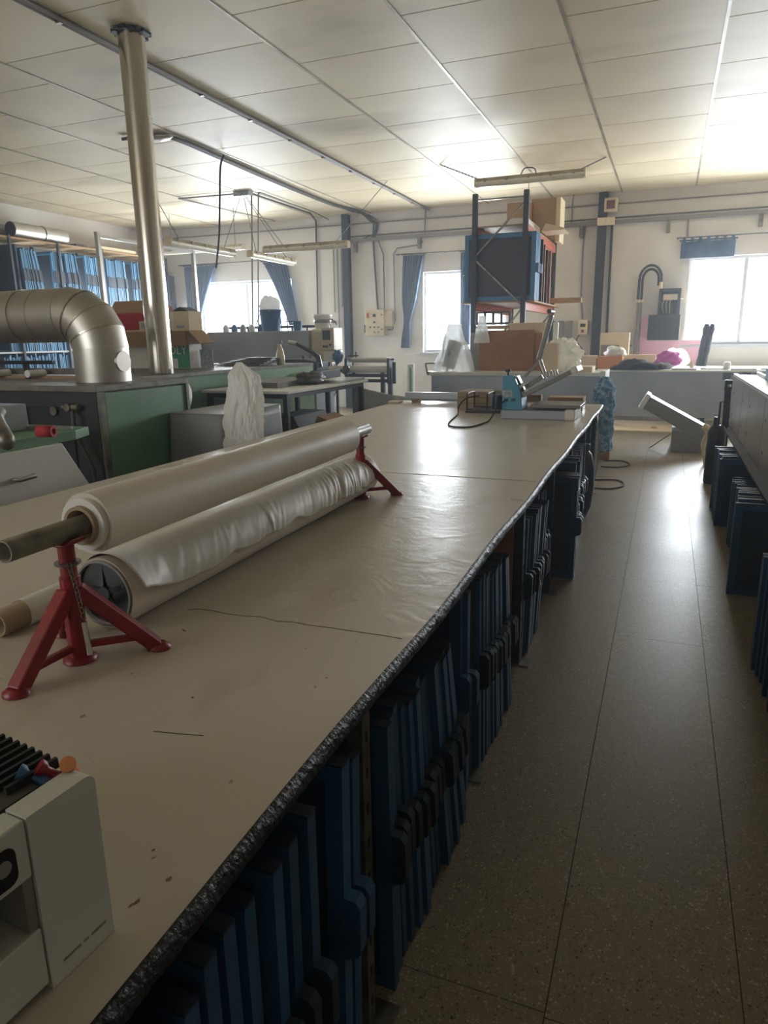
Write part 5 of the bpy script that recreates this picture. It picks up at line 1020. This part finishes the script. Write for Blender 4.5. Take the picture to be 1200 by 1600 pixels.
for k in range(2): obj('seam', B().box((a.x + .14 + .2 * k, 13.495, 1.37), (a.x + .15 + .2 * k, 13.5, 1.76)), M_['black'], r)
solo('pink_sheet', B().box((-.55, 13.86, .92), (.62, 13.88, 1.34)).box((-.48, 13.86, 1.34), (-.28, 13.88, 1.75)), M_['pink'], 'large pink sheet taped on the wall below the black electrical cabinet', 'sheet')
conduit([(-.60, 13.75, 1.26), (-.85, 13.75, 1.26)], .016, 'short pipe stub behind the tan box')
conduit([(.16, yb, 3.40), (.17, yb, 3.08)], .014, 'short conduit from the trunking down to the valance')
# cables hanging from ceiling
conduit(smooth_path([(-5.72, 8.68, 3.86), (-5.80, 8.7, 3.72), (-5.86, 8.72, 3.3), (-5.93, 8.75, 2.85), (-6.05, 8.8, 2.45)]), .013, 'black cable hanging in a curve from the ceiling bundle', 'rubber', 'cable', 'hanging_cable')
# ================================================================== FLUORESCENT LAMPS
def lamp(a, b_, label, cords=(), chain=True):
    a, b_ = Vector(a), Vector(b_); t = (b_ - a).normalized(); x = t.cross(V(0, 0, 1)).normalized(); mid = (a + b_) / 2
    r = thing('fluorescent_lamp', label, 'lamp', mid)
    L = (b_ - a).length; M2 = Matrix.Translation(a) @ Matrix((x, t, V(0, 0, 1))).transposed().to_4x4()
    obj('housing', B().prism([(-.055, .03), (.055, .03), (.035, .075), (-.035, .075)], 1, 0, L), M_['lamphousing'], r)
    h = r.children[0]; 
    for v in h.data.vertices: v.co = (M2 @ (v.co + mid)) - mid
    b2 = B(); n = 10; vs = []
    for yy in (0.01, L - .01):
        for k in range(n + 1): aa = math.pi * (1 + k / n); vs.append(M2 @ V(.062 * math.cos(aa), yy, .03 + .062 * math.sin(aa)))
    m1 = n + 1; b2.add(vs, [(k, k + 1, m1 + k + 1, m1 + k) for k in range(n)] + [(n, 0, m1, m1 + n)], True); b2.add(vs[:m1], [tuple(range(m1))]); b2.add(vs[m1:], [tuple(range(m1))])
    obj('diffuser', b2, M_['tube'], r)
    for k in range(5): obj('clip', B().cb(M2 @ V(0, L * (k + .5) / 5, .045), (.13, .03, .05) if abs(t.y) > .5 else (.03, .13, .05)), M_['lamphousing'], r)
    for k in (0, 1): obj('end_cap', B().cb(M2 @ V(0, .01 + (L - .02) * k, .02), (.11, .03, .09) if abs(t.y) > .5 else (.03, .11, .09)), M_['cream'], r)
    for (p, q2) in cords: obj('cord', B().tube([p, q2], .005, 6), M_['cable'], r)
    return r
lamp((-6.30, 8.1, 2.72), (-6.30, 9.65, 2.72), 'fluorescent lamp hanging lengthwise nearest the flue pipe', [((-6.30, 8.35, 2.79), (-6.9, 8.25, 3.9)), ((-6.30, 9.4, 2.79), (-6.88, 10.9, 3.86))])
lamp((-6.10, 9.8, 2.72), (-6.14, 11.25, 2.72), 'fluorescent lamp hanging lengthwise over the tank', [((-6.11, 10.0, 2.79), (-6.88, 10.95, 3.84)), ((-6.13, 11.0, 2.79), (-6.88, 10.98, 3.84))])
lamp((-5.83, 9.78, 2.76), (-4.42, 9.78, 2.76), 'fluorescent lamp hanging crosswise beside the steel column', [((-5.5, 9.78, 2.83), (-6.86, 10.98, 3.84)), ((-4.62, 9.78, 2.83), (-4.40, 11.3, 3.9))])
a, c = PX(256, 395, Y=12.2), PX(382, 389, Y=12.2); a.z = c.z = (a.z + c.z) / 2
lamp(a, c, 'pale fluorescent lamp hanging crosswise far behind the flue', [(a + V(.2, 0, .08), V(a.x + .2, 12.2, 3.9)), (c + V(-.2, 0, .08), V(c.x - .2, 12.2, 3.9))])
L4 = lamp((-2.55, 9.80, 3.41), (-1.13, 9.80, 3.41), 'fluorescent lamp on chains above the pallet rack', [])
for (p, q2) in (((-2.5, 9.8, 3.48), (-3.30, 10.6, 3.9)), ((-1.2, 9.8, 3.48), (-1.02, 11.2, 3.9))):
    p, q2 = Vector(p), Vector(q2); b = B(); n = 26
    for k in range(n): b.bar(p.lerp(q2, k / n), p.lerp(q2, (k + .75) / n), .018 if k % 2 else .008, .008 if k % 2 else .018)
    obj('chain', b, M_['cable'], L4)
obj('hanger', B().tube(smooth_path([(-1.95, 9.8, 3.48), (-1.9, 9.8, 3.56), (-1.78, 9.8, 3.55), (-1.75, 9.8, 3.48)]), .008, 6), M_['cable'], L4)
obj('pull_cord', B().tube([(-1.84, 9.8, 3.40), (-1.84, 9.8, 3.28)], .004, 6), M_['cable'], L4)
# ================================================================== HAZE STANDING IN FOR HAZY AIR AND LENS GLARE
hz = struct('haze', B().box((XL + .02, YF + .02, .01), (XR - .02, YB - .02, ZC - .06)), bpy.data.materials.new('glare_haze')); hz['kind'] = 'stuff'; hz['label'] = 'thin haze filling the workshop, standing in for hazy air and lens glare'
hm = bpy.data.materials['glare_haze']; hm.use_nodes = True; hn = hm.node_tree; hn.nodes.clear()
ho = hn.nodes.new('ShaderNodeOutputMaterial'); hv = hn.nodes.new('ShaderNodeVolumeScatter'); hv.inputs['Density'].default_value = .0068; hv.inputs['Anisotropy'].default_value = .55; hv.inputs['Color'].default_value = (.91, .95, 1, 1)
hn.links.new(hv.outputs[0], ho.inputs['Volume'])
